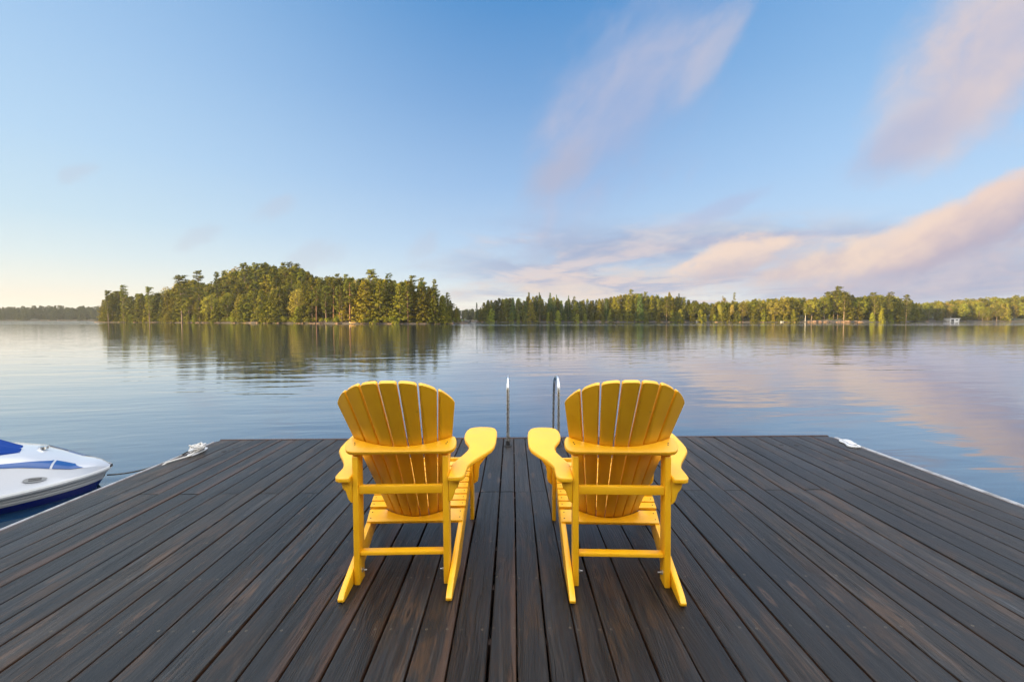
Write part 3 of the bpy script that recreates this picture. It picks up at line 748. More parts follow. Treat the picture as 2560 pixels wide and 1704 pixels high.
def proto_pine(seed, H=21.0, start=.34, wind=.5, R0=4.0):
    """white pine: separate upswept plumes, longer on the lee side, open gaps between"""
    L = Leaves(seed); r = L.r; limbs = []; z = H * start; wa = r.uniform(-.5, .5)
    lean = (r.uniform(-.5, .9), r.uniform(-.4, .4))
    while z < H * .97:
        f = (z - H * start) / (H * (1 - start)); t_ = z / H; tx, ty = lean[0] * t_ ** 1.5, lean[1] * t_ ** 1.5
        nb = r.randint(3, 6); a0 = r.uniform(0, 6.28)
        env = (0.55 + .9 * f if f < .35 else 1.0 - (f - .35) ** 1.3 * 1.1) * R0
        for k in range(nb):
            a = a0 + 6.283 * k / nb + r.uniform(-.4, .4)
            q = max(.5, env * r.uniform(.5, 1.15) * (1 + wind * math.cos(a - wa)))
            rise = r.uniform(-.05, .32)
            e = (tx + math.cos(a) * q, ty + math.sin(a) * q, z + rise * q)
            limbs.append(((tx, ty, z), e, .06 + .05 * (1 - f)))
            st = max(2, int(q / .55))
            for j in range(st):
                g = (j + 1) / st
                if g < .38: continue
                p = (tx + math.cos(a) * q * g + r.uniform(-.25, .25), ty + math.sin(a) * q * g + r.uniform(-.25, .25), z + rise * q * g + .18)
                L.clump(p, .72 * (.7 + .5 * g), 15, .52, .5, .5)
        z += r.uniform(.8, 1.45) * (1.15 - .5 * f)
    L.clump((lean[0], lean[1], H * .975), .55, 16, .42, .8, .4)
    return L.mesh('crown'), trunk_mesh('trunk', H, H * .013, limbs, lean)
def proto_redpine(seed, H=18.0, start=.52):
    L = Leaves(seed); r = L.r; limbs = []; lean = (r.uniform(-.5, .5), r.uniform(-.3, .3)); z = H * start
    while z < H * .98:
        f = (z - H * start) / (H * (1 - start)); env = 2.5 * math.sin(math.pi * min(.98, .18 + .8 * f)) ** .7
        t_ = z / H; tx, ty = lean[0] * t_ ** 1.5, lean[1] * t_ ** 1.5; nb = r.randint(3, 6); a0 = r.uniform(0, 6.28)
        for k in range(nb):
            a = a0 + 6.283 * k / nb + r.uniform(-.4, .4); q = env * r.uniform(.5, 1.1); rise = r.uniform(0, .35)
            e = (tx + math.cos(a) * q, ty + math.sin(a) * q, z + rise * q); limbs.append(((tx, ty, z), e, .05))
            L.clump(e, .62, 26, .42, .75, .3); L.clump((tx + math.cos(a) * q * .6, ty + math.sin(a) * q * .6, z + rise * q * .6), .55, 14, .42, .7, .3)
        z += r.uniform(.7, 1.1)
    L.clump((lean[0], lean[1], H), .5, 16, .4, .9)
    for _ in range(4):
        a = r.uniform(0, 6.28); z = H * r.uniform(.22, .5); q = r.uniform(.8, 1.8); limbs.append(((0, 0, z), (math.cos(a) * q, math.sin(a) * q, z + .1), .03))
    return L.mesh('crown'), trunk_mesh('trunk', H, H * .0135, limbs, lean)
def proto_broad(seed, H=14.0, R0=4.2, bare=.16):
    L = Leaves(seed); r = L.r; limbs = []; cz = H * (.5 + bare * .5); ch = H * (.5 - bare * .5)
    n = 30
    for k in range(n):
        zz = 1 - 2 * (k + .5) / n; a = k * 2.39996 + r.uniform(-.4, .4); rr = math.sqrt(max(0, 1 - zz * zz))
        sc_ = r.uniform(.68, 1.08)
        p = np.array((math.cos(a) * rr * R0 * .78 * sc_, math.sin(a) * rr * R0 * .78 * sc_, cz + zz * ch * .82 * sc_))
        lr = r.uniform(.75, 1.45)
        L.clump(p, lr, int(52 * lr), .48, .85, .25)
        if k % 3 == 0: limbs.append(((0, 0, H * r.uniform(.22, .5)), tuple(p), .09))
    for _ in range(10): L.clump((r.uniform(-1, 1) * R0 * .4, r.uniform(-1, 1) * R0 * .4, cz + r.uniform(-.6, .6) * ch), 1.2, 26, .5)
    return L.mesh('crown'), trunk_mesh('trunk', H, H * .013, limbs, (r.uniform(-.5, .5), 0), .8)
def proto_bush(seed):
    L = Leaves(seed); r = L.r
    for k in range(12): L.clump((r.uniform(-.8, .8), r.uniform(-.6, .6), r.uniform(.25, 1.3)), r.uniform(.35, .6), 30, .28)
    return L.mesh('crown'), trunk_mesh('trunk', 1.3, .05, [((0, 0, .1), (.5, .1, 1.0), .03), ((0, 0, .1), (-.5, .2, .9), .03)])
def proto_cedar(seed):
    return proto_hemlock(seed, 7.5, 1.75, .01, 1.4, .62)
PR = {}
def protos():
    PR['hemlock'] = [(proto_hemlock(10 + i, 16, 3.7 + .4 * (i % 3), .02, 1.0, .62 + .1 * i), 16.0) for i in range(4)]
    PR['spruce'] = [(proto_spruce(30 + i), 17.0) for i in range(4)]
    PR['pine'] = [(proto_pine(50 + i, 21, (.22, .30, .26, .36, .16)[i], (.55, .35, .7, .45, .6)[i], (3.6, 4.2, 3.3, 3.6, 4.0)[i]), 21.0) for i in range(5)]
    PR['redpine'] = [(proto_redpine(70 + i, 18, (.42, .36, .48)[i]), 18.0) for i in range(3)]
    PR['broad'] = [(proto_broad(90 + i, 14, (4.0, 3.5, 4.6, 3.3)[i], (.16, .1, .2, .05)[i]), 14.0) for i in range(4)]
    PR['cedar'] = [(proto_cedar(110 + i), 7.5) for i in range(3)]
    PR['bush'] = [(proto_bush(130 + i), 1.7) for i in range(3)]
    PR['birch'] = [(proto_broad(150 + i, 13, 2.8, .3), 13.0) for i in range(2)]
protos()
LEAF = {'hemlock': 'hemlock_needles', 'spruce': 'spruce_needles', 'pine': 'pine_needles', 'redpine': 'pine_needles', 'broad': 'spring_leaves', 'cedar': 'bush_leaves', 'bush': 'bush_leaves', 'birch': 'spring_leaves'}
BARK = {'hemlock': 'grey_bark', 'spruce': 'grey_bark', 'pine': 'grey_bark', 'redpine': 'orange_bark', 'broad': 'grey_bark', 'cedar': 'grey_bark', 'bush': 'grey_bark', 'birch': 'birch_bark'}
NAME = {'hemlock': 'hemlock_tree', 'spruce': 'spruce_tree', 'pine': 'pine_tree', 'redpine': 'pine_tree', 'broad': 'leafy_tree', 'cedar': 'cedar_tree', 'bush': 'bush', 'birch': 'birch_tree'}
CAT = {'bush': 'bush'}
VARIANT = {}
def tree(kind, x, y, z, h, rng, label, group=None, leafmat=None, bark=None, wide=None, tilt=0.0):
    (cm, tm), H = PR[kind][rng.randrange(len(PR[kind]))]
    nm = 'right_hemlock_tree' if kind == 'hemlock' and x > -21 else ('hardwood_tree' if kind == 'broad' and y > 340 else NAME[kind])  # same hemlock and leafy models, named apart by where they stand
    root = empty(nm, (x, y, z), rng.uniform(0, 6.28) if kind not in ('pine',) else rng.uniform(-.7, .7))
    s = h / H; w = s * (wide if wide else rng.uniform(.9, 1.2)); root.scale = (w, w, s)
    if tilt: root.rotation_euler = (0, tilt, 0)
    tag(root, label, CAT.get(kind, 'tree'), group)
    for me, base in ((cm, leafmat or LEAF[kind]), (tm, bark or BARK[kind])):
        if len(me.materials) == 0: me.materials.append(M[base])
        o = bpy.data.objects.new('crown' if me is cm else 'trunk', me); col.objects.link(o); o.parent = root
        if me.materials[0] is not M[base]:
            o.material_slots[0].link = 'OBJECT'; o.material_slots[0].material = M[base]
    return root

# skylines measured in the photograph: (pixel column, pixel row of the tree tops)
ISL_SKY = [(235, 790), (250, 758), (270, 735), (300, 722), (330, 732), (360, 730), (395, 728), (412, 738), (435, 712), (455, 700), (490, 698), (515, 710), (545, 698), (580, 678), (610, 665), (650, 661), (700, 662), (745, 664), (770, 676),
           (795, 688), (840, 690), (880, 690), (920, 694), (960, 692), (1000, 700), (1030, 696), (1060, 702), (1085, 714), (1105, 732), (1125, 744), (1142, 762), (1152, 784)]
RS_SKY = [(1188, 790), (1196, 772), (1210, 750), (1240, 744), (1265, 741), (1295, 742), (1305, 752), (1320, 737), (1350, 736), (1362, 754), (1375, 738), (1398, 742), (1410, 752), (1425, 744), (1450, 748), (1475, 745), (1500, 743), (1530, 740),
          (1560, 733), (1590, 731), (1620, 734), (1650, 738), (1680, 736), (1715, 744), (1750, 752), (1790, 752), (1830, 750), (1870, 746), (1920, 743), (1970, 738), (2010, 742), (2050, 740), (2070, 732), (2092, 718), (2110, 730), (2140, 738), (2190, 734), (2240, 738), (2270, 745), (2300, 756), (2330, 770), (2345, 790)]
BAY_SKY = [(2260, 760), (2330, 752), (2370, 746), (2440, 742), (2500, 738), (2560, 735), (2700, 732), (2900, 735)]

def isl_front(x):     # waterline of the island: near in the middle and right, running back on the left
    return interp([(-252, 272), (-244, 268), (-222, 262), (-190, 246), (-150, 225), (-110, 203), (-80, 188), (-62, 178), (-45, 174), (-32, 176), (-24, 184), (-20, 196)], x)
def isl_depth(x): return interp([(-252, 10), (-244, 22), (-225, 34), (-190, 50), (-150, 70), (-110, 80), (-60, 76), (-35, 60), (-24, 36), (-19, 10)], x)
def isl_hill(x, f):
    ridge = interp([(-240, 1.0), (-200, 2.0), (-150, 5.0), (-125, 9.5), (-105, 11.0), (-90, 9.5), (-75, 5.5), (-50, 3.6), (-30, 2.2), (-18, .8)], x)
    return 0.25 + ridge * (math.sin(min(1.0, f * 1.35) * math.pi / 2) if f < .72 else max(0.0, (1 - f) / .28) ** .8 * 1.0)
def rs_front(x): return interp([(-26, 292), (-10, 286), (40, 286), (90, 283), (130, 276), (165, 270), (200, 268), (228, 276), (250, 292), (270, 310)], x)
def rs_depth(x): return 60.0
def rs_hill(x, f): return 0.3 + interp([(-26, .5), (0, 1.5), (50, 3), (90, 5.5), (130, 4.0), (180, 5.0), (225, 4.0), (268, 1)], x) * math.sin(min(1, f * 1.3) * math.pi / 2)
def bay_front(x): return interp([(190, 376), (230, 372), (300, 366), (420, 352), (560, 300)], x)
def bay_hill(x, f): return .3 + 11 * f

terrain('island_ground', [(-251 + 4.65 * i) for i in range(51)], isl_front, isl_depth, isl_hill, M['floor'], 1)
terrain('right_shore_ground', [(-27 + 5 * i) for i in range(61)], rs_front, rs_depth, rs_hill, M['floor'], 2)
terrain('bay_ground', [(192 + 8 * i) for i in range(51)], bay_front, lambda x: 120, bay_hill, M['floor'], 3)
terrain('far_shore_ground', [(-1500 + 25 * i) for i in range(40)], lambda x: 640, lambda x: 120, lambda x, f: .4 + 5 * f, M['floor'], 4)
terrain('channel_shore_ground', [(-160 + 12 * i) for i in range(26)], lambda x: 520, lambda x: 80, lambda x, f: .4 + 3 * f, M['floor'], 6)
terrain('near_shore_ground', [(-140 + 8 * i) for i in range(36)], lambda x: -3.0 - 0.05 * abs(x), lambda x: -110, lambda x, f: .15 + 7 * f, M['floor'], 5)

def hfun(front, depth, hill, x, y):
    d = depth(x); f = min(1.0, max(0.0, (y - front(x)) / d)); return WATER_Z + hill(x, f ** 1.0)

def clear(px, h, lst):
    return all(abs(px - a) > w for a, w in lst)

def plant_island():
    rng = random.Random(11); rows = 0
    taken = []
    def free(x, y, r_):
        for a, b in taken:
            if (a - x) ** 2 + (b - y) ** 2 < r_ * r_: return False
        taken.append((x, y)); return True
    L = {
     'pine': 'tall feathery pine standing clear of the island skyline left of its summit',
     'hemlock': 'dense green conifer clothing the island hill down to the water',
     'broad': 'yellow-green leafy tree among the conifers of the island hill',
     'redpine': 'straight bare orange-trunked pine of the sunlit grove right of the island summit',
     'dark': 'dark green conifer on the shaded right end of the island'}
    n = 0; tries = 0
    while n < 320 and tries < 9000:
        tries += 1
        x = rng.uniform(-248, -21) if n > 60 else (rng.uniform(-248, -212) if n < 27 else rng.uniform(-46, -20)); y = isl_front(x) + 1.6 + (rng.random() ** 1.5) * isl_depth(x) * .8
        if not free(x, y, 3.2 if y - isl_front(x) < 12 else 4.2): continue
        px = px_of(x, y)
        z = hfun(isl_front, isl_depth, isl_hill, x, y) - 0.1
        sky = interp(ISL_SKY, px) + abs(rng.gauss(0, 3))
        zmax = CAMZ + (HY - sky) / F * y
        hmax = zmax - z
        if hmax < 3.0: continue
        fy = (y - isl_front(x)) / max(1, isl_depth(x))
        rr = rng.random()
        if 775 < px < 1030 and fy < .45:
            if rr < (.6 if fy < .10 else .25): kind, lab = 'redpine', L['redpine']
            elif rr < .9: kind, lab = 'hemlock', 'slim conifer between the orange trunks of the island grove'
            else: kind, lab = 'pine', 'feathery pine between the orange trunks of the island grove'
            h = rng.uniform(14.5, 19)
        elif px >= 1030:
            kind = 'hemlock' if rr < .6 else ('spruce' if rr < .75 else 'pine'); lab = L['dark']; h = rng.uniform(12, 19)
        elif px < 420:
            kind = 'pine' if rr < .38 else ('hemlock' if rr < .85 else 'broad'); h = rng.uniform(9, 21)
            lab = {'pine': 'wind-swept pine with separate plumes on the low left end of the island', 'hemlock': 'bushy conifer on the low left end of the island', 'broad': 'yellow-green leafy tree on the low left end of the island'}[kind]
        else:
            kind = 'hemlock' if rr < .5 else ('pine' if rr < .58 else 'broad'); h = rng.uniform(10, 20)
            lab = {'pine': L['pine'].replace('standing clear of the island skyline left of its summit', 'rising from the slope of the island hill'), 'hemlock': L['hemlock'], 'broad': L['broad']}[kind]
        if h > hmax or (fy > .22 and hmax < 24 and rng.random() < .75): h = hmax * rng.uniform(.86, 1.0)
        if kind == 'broad': h = min(h, 15)
        if h < 4: kind = 'hemlock'; lab = lab if 'conifer' in lab else L['dark'] if px > 1040 else L['hemlock']
        mat = None
        tree(kind, x, y, z, h, rng, lab, {'redpine': 'orange-trunked pines of the island grove'}.get(kind, 'trees on the island'), mat, wide=(h / {'hemlock': 16, 'broad': 14, 'pine': 21, 'redpine': 18, 'spruce': 17}[kind]) ** .5 * rng.uniform(1.0, 1.4) if kind in ('hemlock', 'broad') else None)
        n += 1
    # the even canopy along the ridge behind the shore trees
    for k in range(66):
        px = 405 + 9.4 * k + rng.uniform(-3, 3); u_ = (px - 1280) / F; y = 215
        for _i in range(8): x = u_ * y; y = isl_front(x) + isl_depth(x) * .42
        y += rng.uniform(-6, 6); x = u_ * y
        z = hfun(isl_front, isl_depth, isl_hill, x, y); h = CAMZ + (HY - interp(ISL_SKY, px) - rng.uniform(0, 5)) / F * y - z
        if h < 5: continue
        kind = 'broad' if rng.random() < .42 else 'hemlock'
        lab = (L['dark'] if px >= 1030 else L[kind])
        if kind == 'broad' and px >= 1030: kind = 'hemlock'
        tree(kind, x, y, z, h, rng, lab, 'trees on the island', wide=rng.uniform(1.0, 1.25) * (h / (14 if kind == 'broad' else 16)) ** .5)
    # low growth along the waterline
    for k in range(70):
        x = -234 + 213 * (k + rng.random()) / 70; y = isl_front(x) + rng.uniform(.5, 2.2); px = px_of(x, y)
        if 860 < px < 905 or 1000 < px < 1075: continue
        if rng.random() < .45 or 780 < px < 1000:
            tree('bush', x, y, hfun(isl_front, isl_depth, isl_hill, x, y), rng.uniform(1.2, 2.8), rng, 'low bright bush at the island waterline', 'bushes at the island waterline')
        else:
            tree('cedar', x, y, hfun(isl_front, isl_depth, isl_hill, x, y) - .2, rng.uniform(4.5, 8.5), rng, 'small yellow-green cedar leaning over the island waterline', 'cedars at the island waterline', None if rng.random() < .4 else 'hemlock_needles')
    # the pines one can pick out on the skyline: (pixel column, top row, distance, label)
    for px, top, y, lab, var, w in ((310, 714, 262, 'tallest layered pine at the far left tip of the island', 0, .8), (272, 727, 264, 'short wind-bent pine first from the left on the island', 2, .8), (375, 718, 250, 'forked open pine second clump from the left end of the island', 2, .9),
                            (456, 690, 236, 'bushy pine on the step of the skyline left of the lone spire', 1, 1.0), (500, 678, 232, 'lone spire-shaped pine breaking the skyline left of the summit', 4, .62), (545, 684, 236, 'ragged small pine in the notch right of the lone spire', 3, .6), (562, 680, 236, 'thin ragged pine just left of the summit rise', 3, .5),
                            (616, 660, 236, 'flat-topped pine at the left edge of the island summit', 1, .7), (643, 658, 236, 'wide-armed pine on the island summit', 2, .8), (668, 660, 238, 'round-headed pine in the middle of the island summit', 1, .8), (712, 658, 236, 'dense twin-topped pine right of the middle of the summit', 0, .8), (726, 659, 238, 'narrow pine with a tufted tip on the summit', 3, .6), (745, 661, 236, 'last dark pine at the right edge of the island summit', 0, .85),
                            (930, 676, 196, 'big broad-crowned pine towering over the orange-trunked grove', 1, .85), (970, 687, 200, 'open-crowned pine right of the big broad-crowned one', 3, .7), (845, 686, 205, 'small pointed pine top above the left of the grove', 4, .5), (865, 687, 205, 'second pointed pine top above the grove', 4, .5),
                            (1030, 690, 196, 'pointed pine over the dark right part of the island', 4, .7), (1055, 696, 196, 'pointed pine next to the curved one on the right of the island', 4, .6), (1086, 702, 194, 'curved lopsided pine sticking out near the right end of the island', 3, .6), (1118, 733, 192, 'dark conifer stepping down at the right end of the island', 0, .7)):
        x = (px - 1280) / F * y; z = hfun(isl_front, isl_depth, isl_hill, x, y); h = CAMZ + (HY - top + 3) / F * y - z
        keep = PR['pine']; PR['pine'] = [keep[var]]
        tree('pine', x, y, z, h, rng, lab, 'pines on the island skyline', wide=w); PR['pine'] = keep
plant_island()

def plant_right():
    rng = random.Random(23); taken = []
    def free(x, y, r_):
        for a, b in taken:
            if (a - x) ** 2 + (b - y) ** 2 < r_ * r_: return False
        taken.append((x, y)); return True
    n = tries = 0
    while n < 285 and tries < 12000:
        tries += 1
        x = rng.uniform(-22, 268) if n > 34 else rng.uniform(232, 270); y = rs_front(x) + 1.5 + rng.random() ** 1.4 * 46
        if not free(x, y, 3.3 if y - rs_front(x) < 14 else 5.0): continue
        px = px_of(x, y); z = hfun(rs_front, rs_depth, rs_hill, x, y) - .1
        zmax = CAMZ + (HY - interp(RS_SKY, px) - abs(rng.gauss(0, 5.5 if px < 1520 else 3.0))) / F * y; hmax = zmax - z
        if hmax < 3: continue
        rr = rng.random(); fr = y - rs_front(x)
        if 2000 < px < 2185 and fr < 4: continue
        if px < 1520:
            kind = 'spruce' if rr < .55 else ('hemlock' if rr < .85 else 'pine'); h = rng.uniform(10, 18)
            lab = {'spruce': 'narrow dark spruce on the left end of the right-hand shore', 'hemlock': 'dark bushy conifer on the left end of the right-hand shore', 'pine': 'open pine on the left end of the right-hand shore'}[kind]; g = 'trees on the left end of the right-hand shore'
        elif px < 1730:
            kind = 'hemlock' if rr < .42 else ('pine' if rr < .7 else ('spruce' if rr < .82 else 'broad')); h = rng.uniform(11, 18)
            lab = {'hemlock': 'sunlit conifer on the middle rise of the right-hand shore', 'pine': 'sunlit pine on the middle rise of the right-hand shore', 'spruce': 'slim spruce on the middle rise of the right-hand shore', 'broad': 'golden-green leafy tree on the middle rise of the right-hand shore'}[kind]; g = 'trees on the middle rise of the right-hand shore'
        elif px < 2060:
            kind = 'broad' if rr < .5 else ('hemlock' if rr < .86 else 'pine'); h = rng.uniform(10, 17)
            lab = {'hemlock': 'conifer in the even wood between the rise and the headland', 'pine': 'pine in the even wood between the rise and the headland', 'broad': 'golden leafy tree in the even wood between the rise and the headland'}[kind]; g = 'trees between the middle rise and the rocky headland'
        else:
            kind = 'pine' if rr < .38 else ('broad' if rr < .66 else 'hemlock'); h = rng.uniform(11, 19)
            lab = {'hemlock': 'dense conifer behind the lit rocks of the right headland', 'pine': 'bushy pine behind the lit rocks of the right headland', 'broad': 'leafy tree behind the lit rocks of the right headland'}[kind]; g = 'trees on the rocky right headland'
        h = hmax * rng.uniform(.88, 1.0) if (hmax < 21 and rng.random() < .7) else min(h, hmax * rng.uniform(.93, 1.0))
        if kind == 'broad': h = min(h, 15)
        mat = None
        if kind == 'spruce' and rng.random() < .4: mat = 'pine_needles'
        tree(kind, x, y, z, h, rng, lab, g, mat, wide=rng.uniform(1.0, 1.4)); n += 1
    for k in range(118):
        px = 1200 + 9.3 * k + rng.uniform(-3, 3); u_ = (px - 1280) / F; y = 300
        for _i in range(8): x = u_ * y; y = rs_front(x) + 17
        y += rng.uniform(-4, 6); x = u_ * y
        z = hfun(rs_front, rs_depth, rs_hill, x, y); h = CAMZ + (HY - interp(RS_SKY, px) - rng.uniform(0, 6)) / F * y - z
        if h < 4: continue
        rr = rng.random()
        if px < 1520: kind, lab, g = ('hemlock', 'dark bushy conifer on the left end of the right-hand shore', 'trees on the left end of the right-hand shore')
        elif px < 1730: kind, lab, g = (('hemlock', 'sunlit conifer on the middle rise of the right-hand shore') if rr < .6 else ('broad', 'golden-green leafy tree on the middle rise of the right-hand shore')) + ('trees on the middle rise of the right-hand shore',)
        elif px < 2060: kind, lab, g = (('hemlock', 'conifer in the even wood between the rise and the headland') if rr < .4 else ('broad', 'golden leafy tree in the even wood between the rise and the headland')) + ('trees between the middle rise and the rocky headland',)
        else: kind, lab, g = (('hemlock', 'dense conifer behind the lit rocks of the right headland') if rr < .5 else ('broad', 'leafy tree behind the lit rocks of the right headland')) + ('trees on the rocky right headland',)
        tree(kind, x, y, z, h, rng, lab, g, wide=rng.uniform(1.0, 1.3) * (h / (14 if kind == 'broad' else 16)) ** .5)
    for k in range(64):
        x = -22 + 270 * (k + rng.random()) / 64; y = rs_front(x) + rng.uniform(.4, 2.0); px = px_of(x, y)
        if 2010 < px < 2170: continue
        tree('cedar', x, y, hfun(rs_front, rs_depth, rs_hill, x, y) - .2, rng.uniform(4, 8.5), rng, 'small cedar at the waterline of the right-hand shore', 'cedars at the right-hand waterline', 'hemlock_needles' if rng.random() < .6 else None)
    for px, top, y, kind, lab, w, mt in ((1192, 756, 290, 'spruce', 'small lone spire at the left tip of the right-hand shore', .8, None), (1322, 730, 296, 'spruce', 'tallest pointed spruce of the dark left group', .9, 'pine_needles'), (1348, 731, 292, 'spruce', 'slender spire beside the tallest pointed spruce', .6, None),
                              (1375, 733, 296, 'spruce', 'broad spruce right of the skyline gap', .9, None), (1391, 737, 292, 'spruce', 'thin spire with bare tip right of the broad spruce', .5, None), (1421, 738, 292, 'spruce', 'isolated spire standing in the low part of the dark group', .55, None), (1434, 741, 294, 'pine', 'spindly pine right of the isolated spire', .5, None),
                              (1576, 722, 300, 'pine', 'golden-topped pine at the peak of the middle rise', .7, None), (1612, 728, 300, 'pine', 'golden pine right of the peak of the middle rise', .7, None), (1640, 735, 302, 'spruce', 'small dark spire right of the middle rise', .6, None), (1672, 729, 298, 'hemlock', 'bushy sunlit conifer crowning the right of the rise', .8, None), (1696, 733, 302, 'spruce', 'dark pointed tip behind the sunlit rise', .7, None),
                              (1833, 731, 302, 'pine', 'lone round-headed pine above the even skyline', .4, None), (1808, 738, 298, 'broad', 'pale leafless-looking treetop left of the lone round-headed pine', .5, None), (2092, 714, 288, 'pine', 'tall pyramid-shaped pine crowning the rocky headland', 1.0, None), (2066, 728, 288, 'pine', 'pine on the left shoulder of the tall pyramid-shaped one', .9, None), (2180, 730, 290, 'pine', 'spreading pine right of the dip on the headland', .9, None), (2220, 730, 290, 'pine', 'spreading pine in the dark part of the headland', .9, None), (2264, 735, 290, 'pine', 'last spreading pine before the skyline drops to the bay', .8, None)):
        x = (px - 1280) / F * y; z = hfun(rs_front, rs_depth, rs_hill, x, y); h = CAMZ + (HY - top) / F * y - z
        tree(kind, x, y, z, h, rng, lab, 'trees standing out on the right-hand skyline', mt, wide=w)
    x, y = (1316 - 1280) / F * 290, 290
    tree('broad', x, y, hfun(rs_front, rs_depth, rs_hill, x, y), 10.5, rng, 'dark red leafy tree among the spruces of the left end', None, 'red_leaves', wide=.45)
    for px, ti, lab in ((1806, -.22, 'white birch leaning left over the water'), (1822, .2, 'white birch leaning right beside the left-leaning one'), (2012, .02, 'pale straight birch left of the lit rocks')):
        y = rs_front((px - 1280) / F * 278) + 1.2; x = (px - 1280) / F * y
        tree('birch', x, y, WATER_Z + .3, 11.5, rng, lab, 'birches at the right-hand waterline', tilt=ti, wide=.6)
plant_right()

def plant_bay():
    rng = random.Random(37); n = 0
    while n < 210:
        x = rng.uniform(205, 560); y = bay_front(x) + 2.5 + rng.random() ** 2.0 * 90
        px = px_of(x, y)
        if px < 2200 or px > 2680 or y < bay_front(x) + 2: continue
        z = WATER_Z + bay_hill(x, (y - bay_front(x)) / 120)
        hmax = CAMZ + (HY - interp(BAY_SKY, px) - abs(rng.gauss(0, 2))) / F * y - z
        if hmax < 5: continue
        kind = 'broad' if rng.random() < .68 else 'hemlock'
        tree(kind, x, y, z, min(hmax, rng.uniform(10, 15)), rng, {'broad': 'rounded leafy tree on the hillside behind the white boathouse', 'hemlock': 'dark conifer on the hillside behind the white boathouse'}[kind], 'trees on the hillside behind the white boathouse'); n += 1
    for k in range(52):
        px = 2205 + 9.2 * k + rng.uniform(-3, 3); u_ = (px - 1280) / F; y = 420
        for _i in range(8): x = u_ * y; y = bay_front(x) + 62
        y += rng.uniform(-8, 8); x = u_ * y; z = WATER_Z + bay_hill(x, (y - bay_front(x)) / 120) - .3
        h = CAMZ + (HY - interp(BAY_SKY, px) - rng.uniform(0, 4)) / F * y - z
        if h > 5: tree('broad', x, y, z, h, rng, 'rounded leafy tree on the hillside behind the white boathouse', 'trees on the hillside behind the white boathouse', wide=1.3 * (h / 14) ** .5)
plant_bay()

def wood_mass(name, spots, mat, label, seed):
    """a far wood that reads as one mass: many crowns in one mesh"""
    r = np.random.RandomState(seed); V = []; Fs = 0
    src = []
    for kind in ('hemlock', 'pine', 'broad'):
        for (cm, tm), H in PR[kind]:
            a = np.empty(len(cm.vertices) * 3, np.float32); cm.vertices.foreach_get('co', a); src.append((a.reshape(-1, 4, 3), H, kind))
    for (x, y, z, h, thin) in spots:
        q, H, kind = src[r.randint(len(src))]
        sel = q[r.rand(len(q)) < thin]
        c_, s_ = math.cos(a0 := r.uniform(0, 6.28)), math.sin(a0); s = h / H
        cen = sel.mean(axis=1, keepdims=True); sel = cen + (sel - cen) * min(2.2, (1 / thin) ** .5)
        w = sel.copy(); w[..., 0] = (sel[..., 0] * c_ - sel[..., 1] * s_) * s + x; w[..., 1] = (sel[..., 0] * s_ + sel[..., 1] * c_) * s + y; w[..., 2] = sel[..., 2] * s + z
        V.append(w)
    V = np.concatenate(V); k = len(V)
    me = bpy.data.meshes.new(name); me.vertices.add(k * 4); me.vertices.foreach_set('co', V.reshape(-1))
    me.loops.add(k * 4); me.loops.foreach_set('vertex_index', np.arange(k * 4, dtype=np.int32))
    me.polygons.add(k); me.polygons.foreach_set('loop_start', np.arange(0, k * 4, 4, dtype=np.int32)); me.update(calc_edges=True)
    o = link(name, me, mat); tag(o, label, 'wood', None, 'stuff'); return o
def far_woods():
    rng = random.Random(41); S = []
    for k in range(240):
        x = -860 + 420 * rng.random(); y = 642 + 60 * rng.random() ** 1.5
        S.append((x, y, WATER_Z + .5 + 5 * (y - 640) / 120, rng.uniform(15, 21) - 2 * (y < 650), .34))
    for k in range(150): S.append((-830 + 2.6 * k, 652 + 12 * rng.random(), WATER_Z + .5, rng.uniform(16, 21), .34))
    wood_mass('far_wood', S, M['far_leaves'], 'hazy wood on the far left shore', 3)
    S = []
    for k in range(90):
        x = rng.uniform(-95, -5); y = 522 + 30 * rng.random(); S.append((x, y, WATER_Z + .6, rng.uniform(10, 14.5), .4))
    wood_mass('channel_wood', S, M['far_leaves'], 'hazy wood seen through the gap between the island and the right-hand shore', 4)
    S = []
    for k in range(110):      # the wooded home shore that keeps the dock in shade
        x = -78 + 66 * rng.random(); y = -10 - 34 * rng.random()
        S.append((x, y, .3, rng.uniform(10, 15), .55))
    for k in range(60):       # and behind the photographer
        x = -16 + 60 * rng.random(); y = -11 - 22 * rng.random(); S.append((x, y, .5, rng.uniform(10, 15), .55))
    wood_mass('home_wood', S, M['far_leaves'], 'trees of the home shore behind the dock', 5)
far_woods()

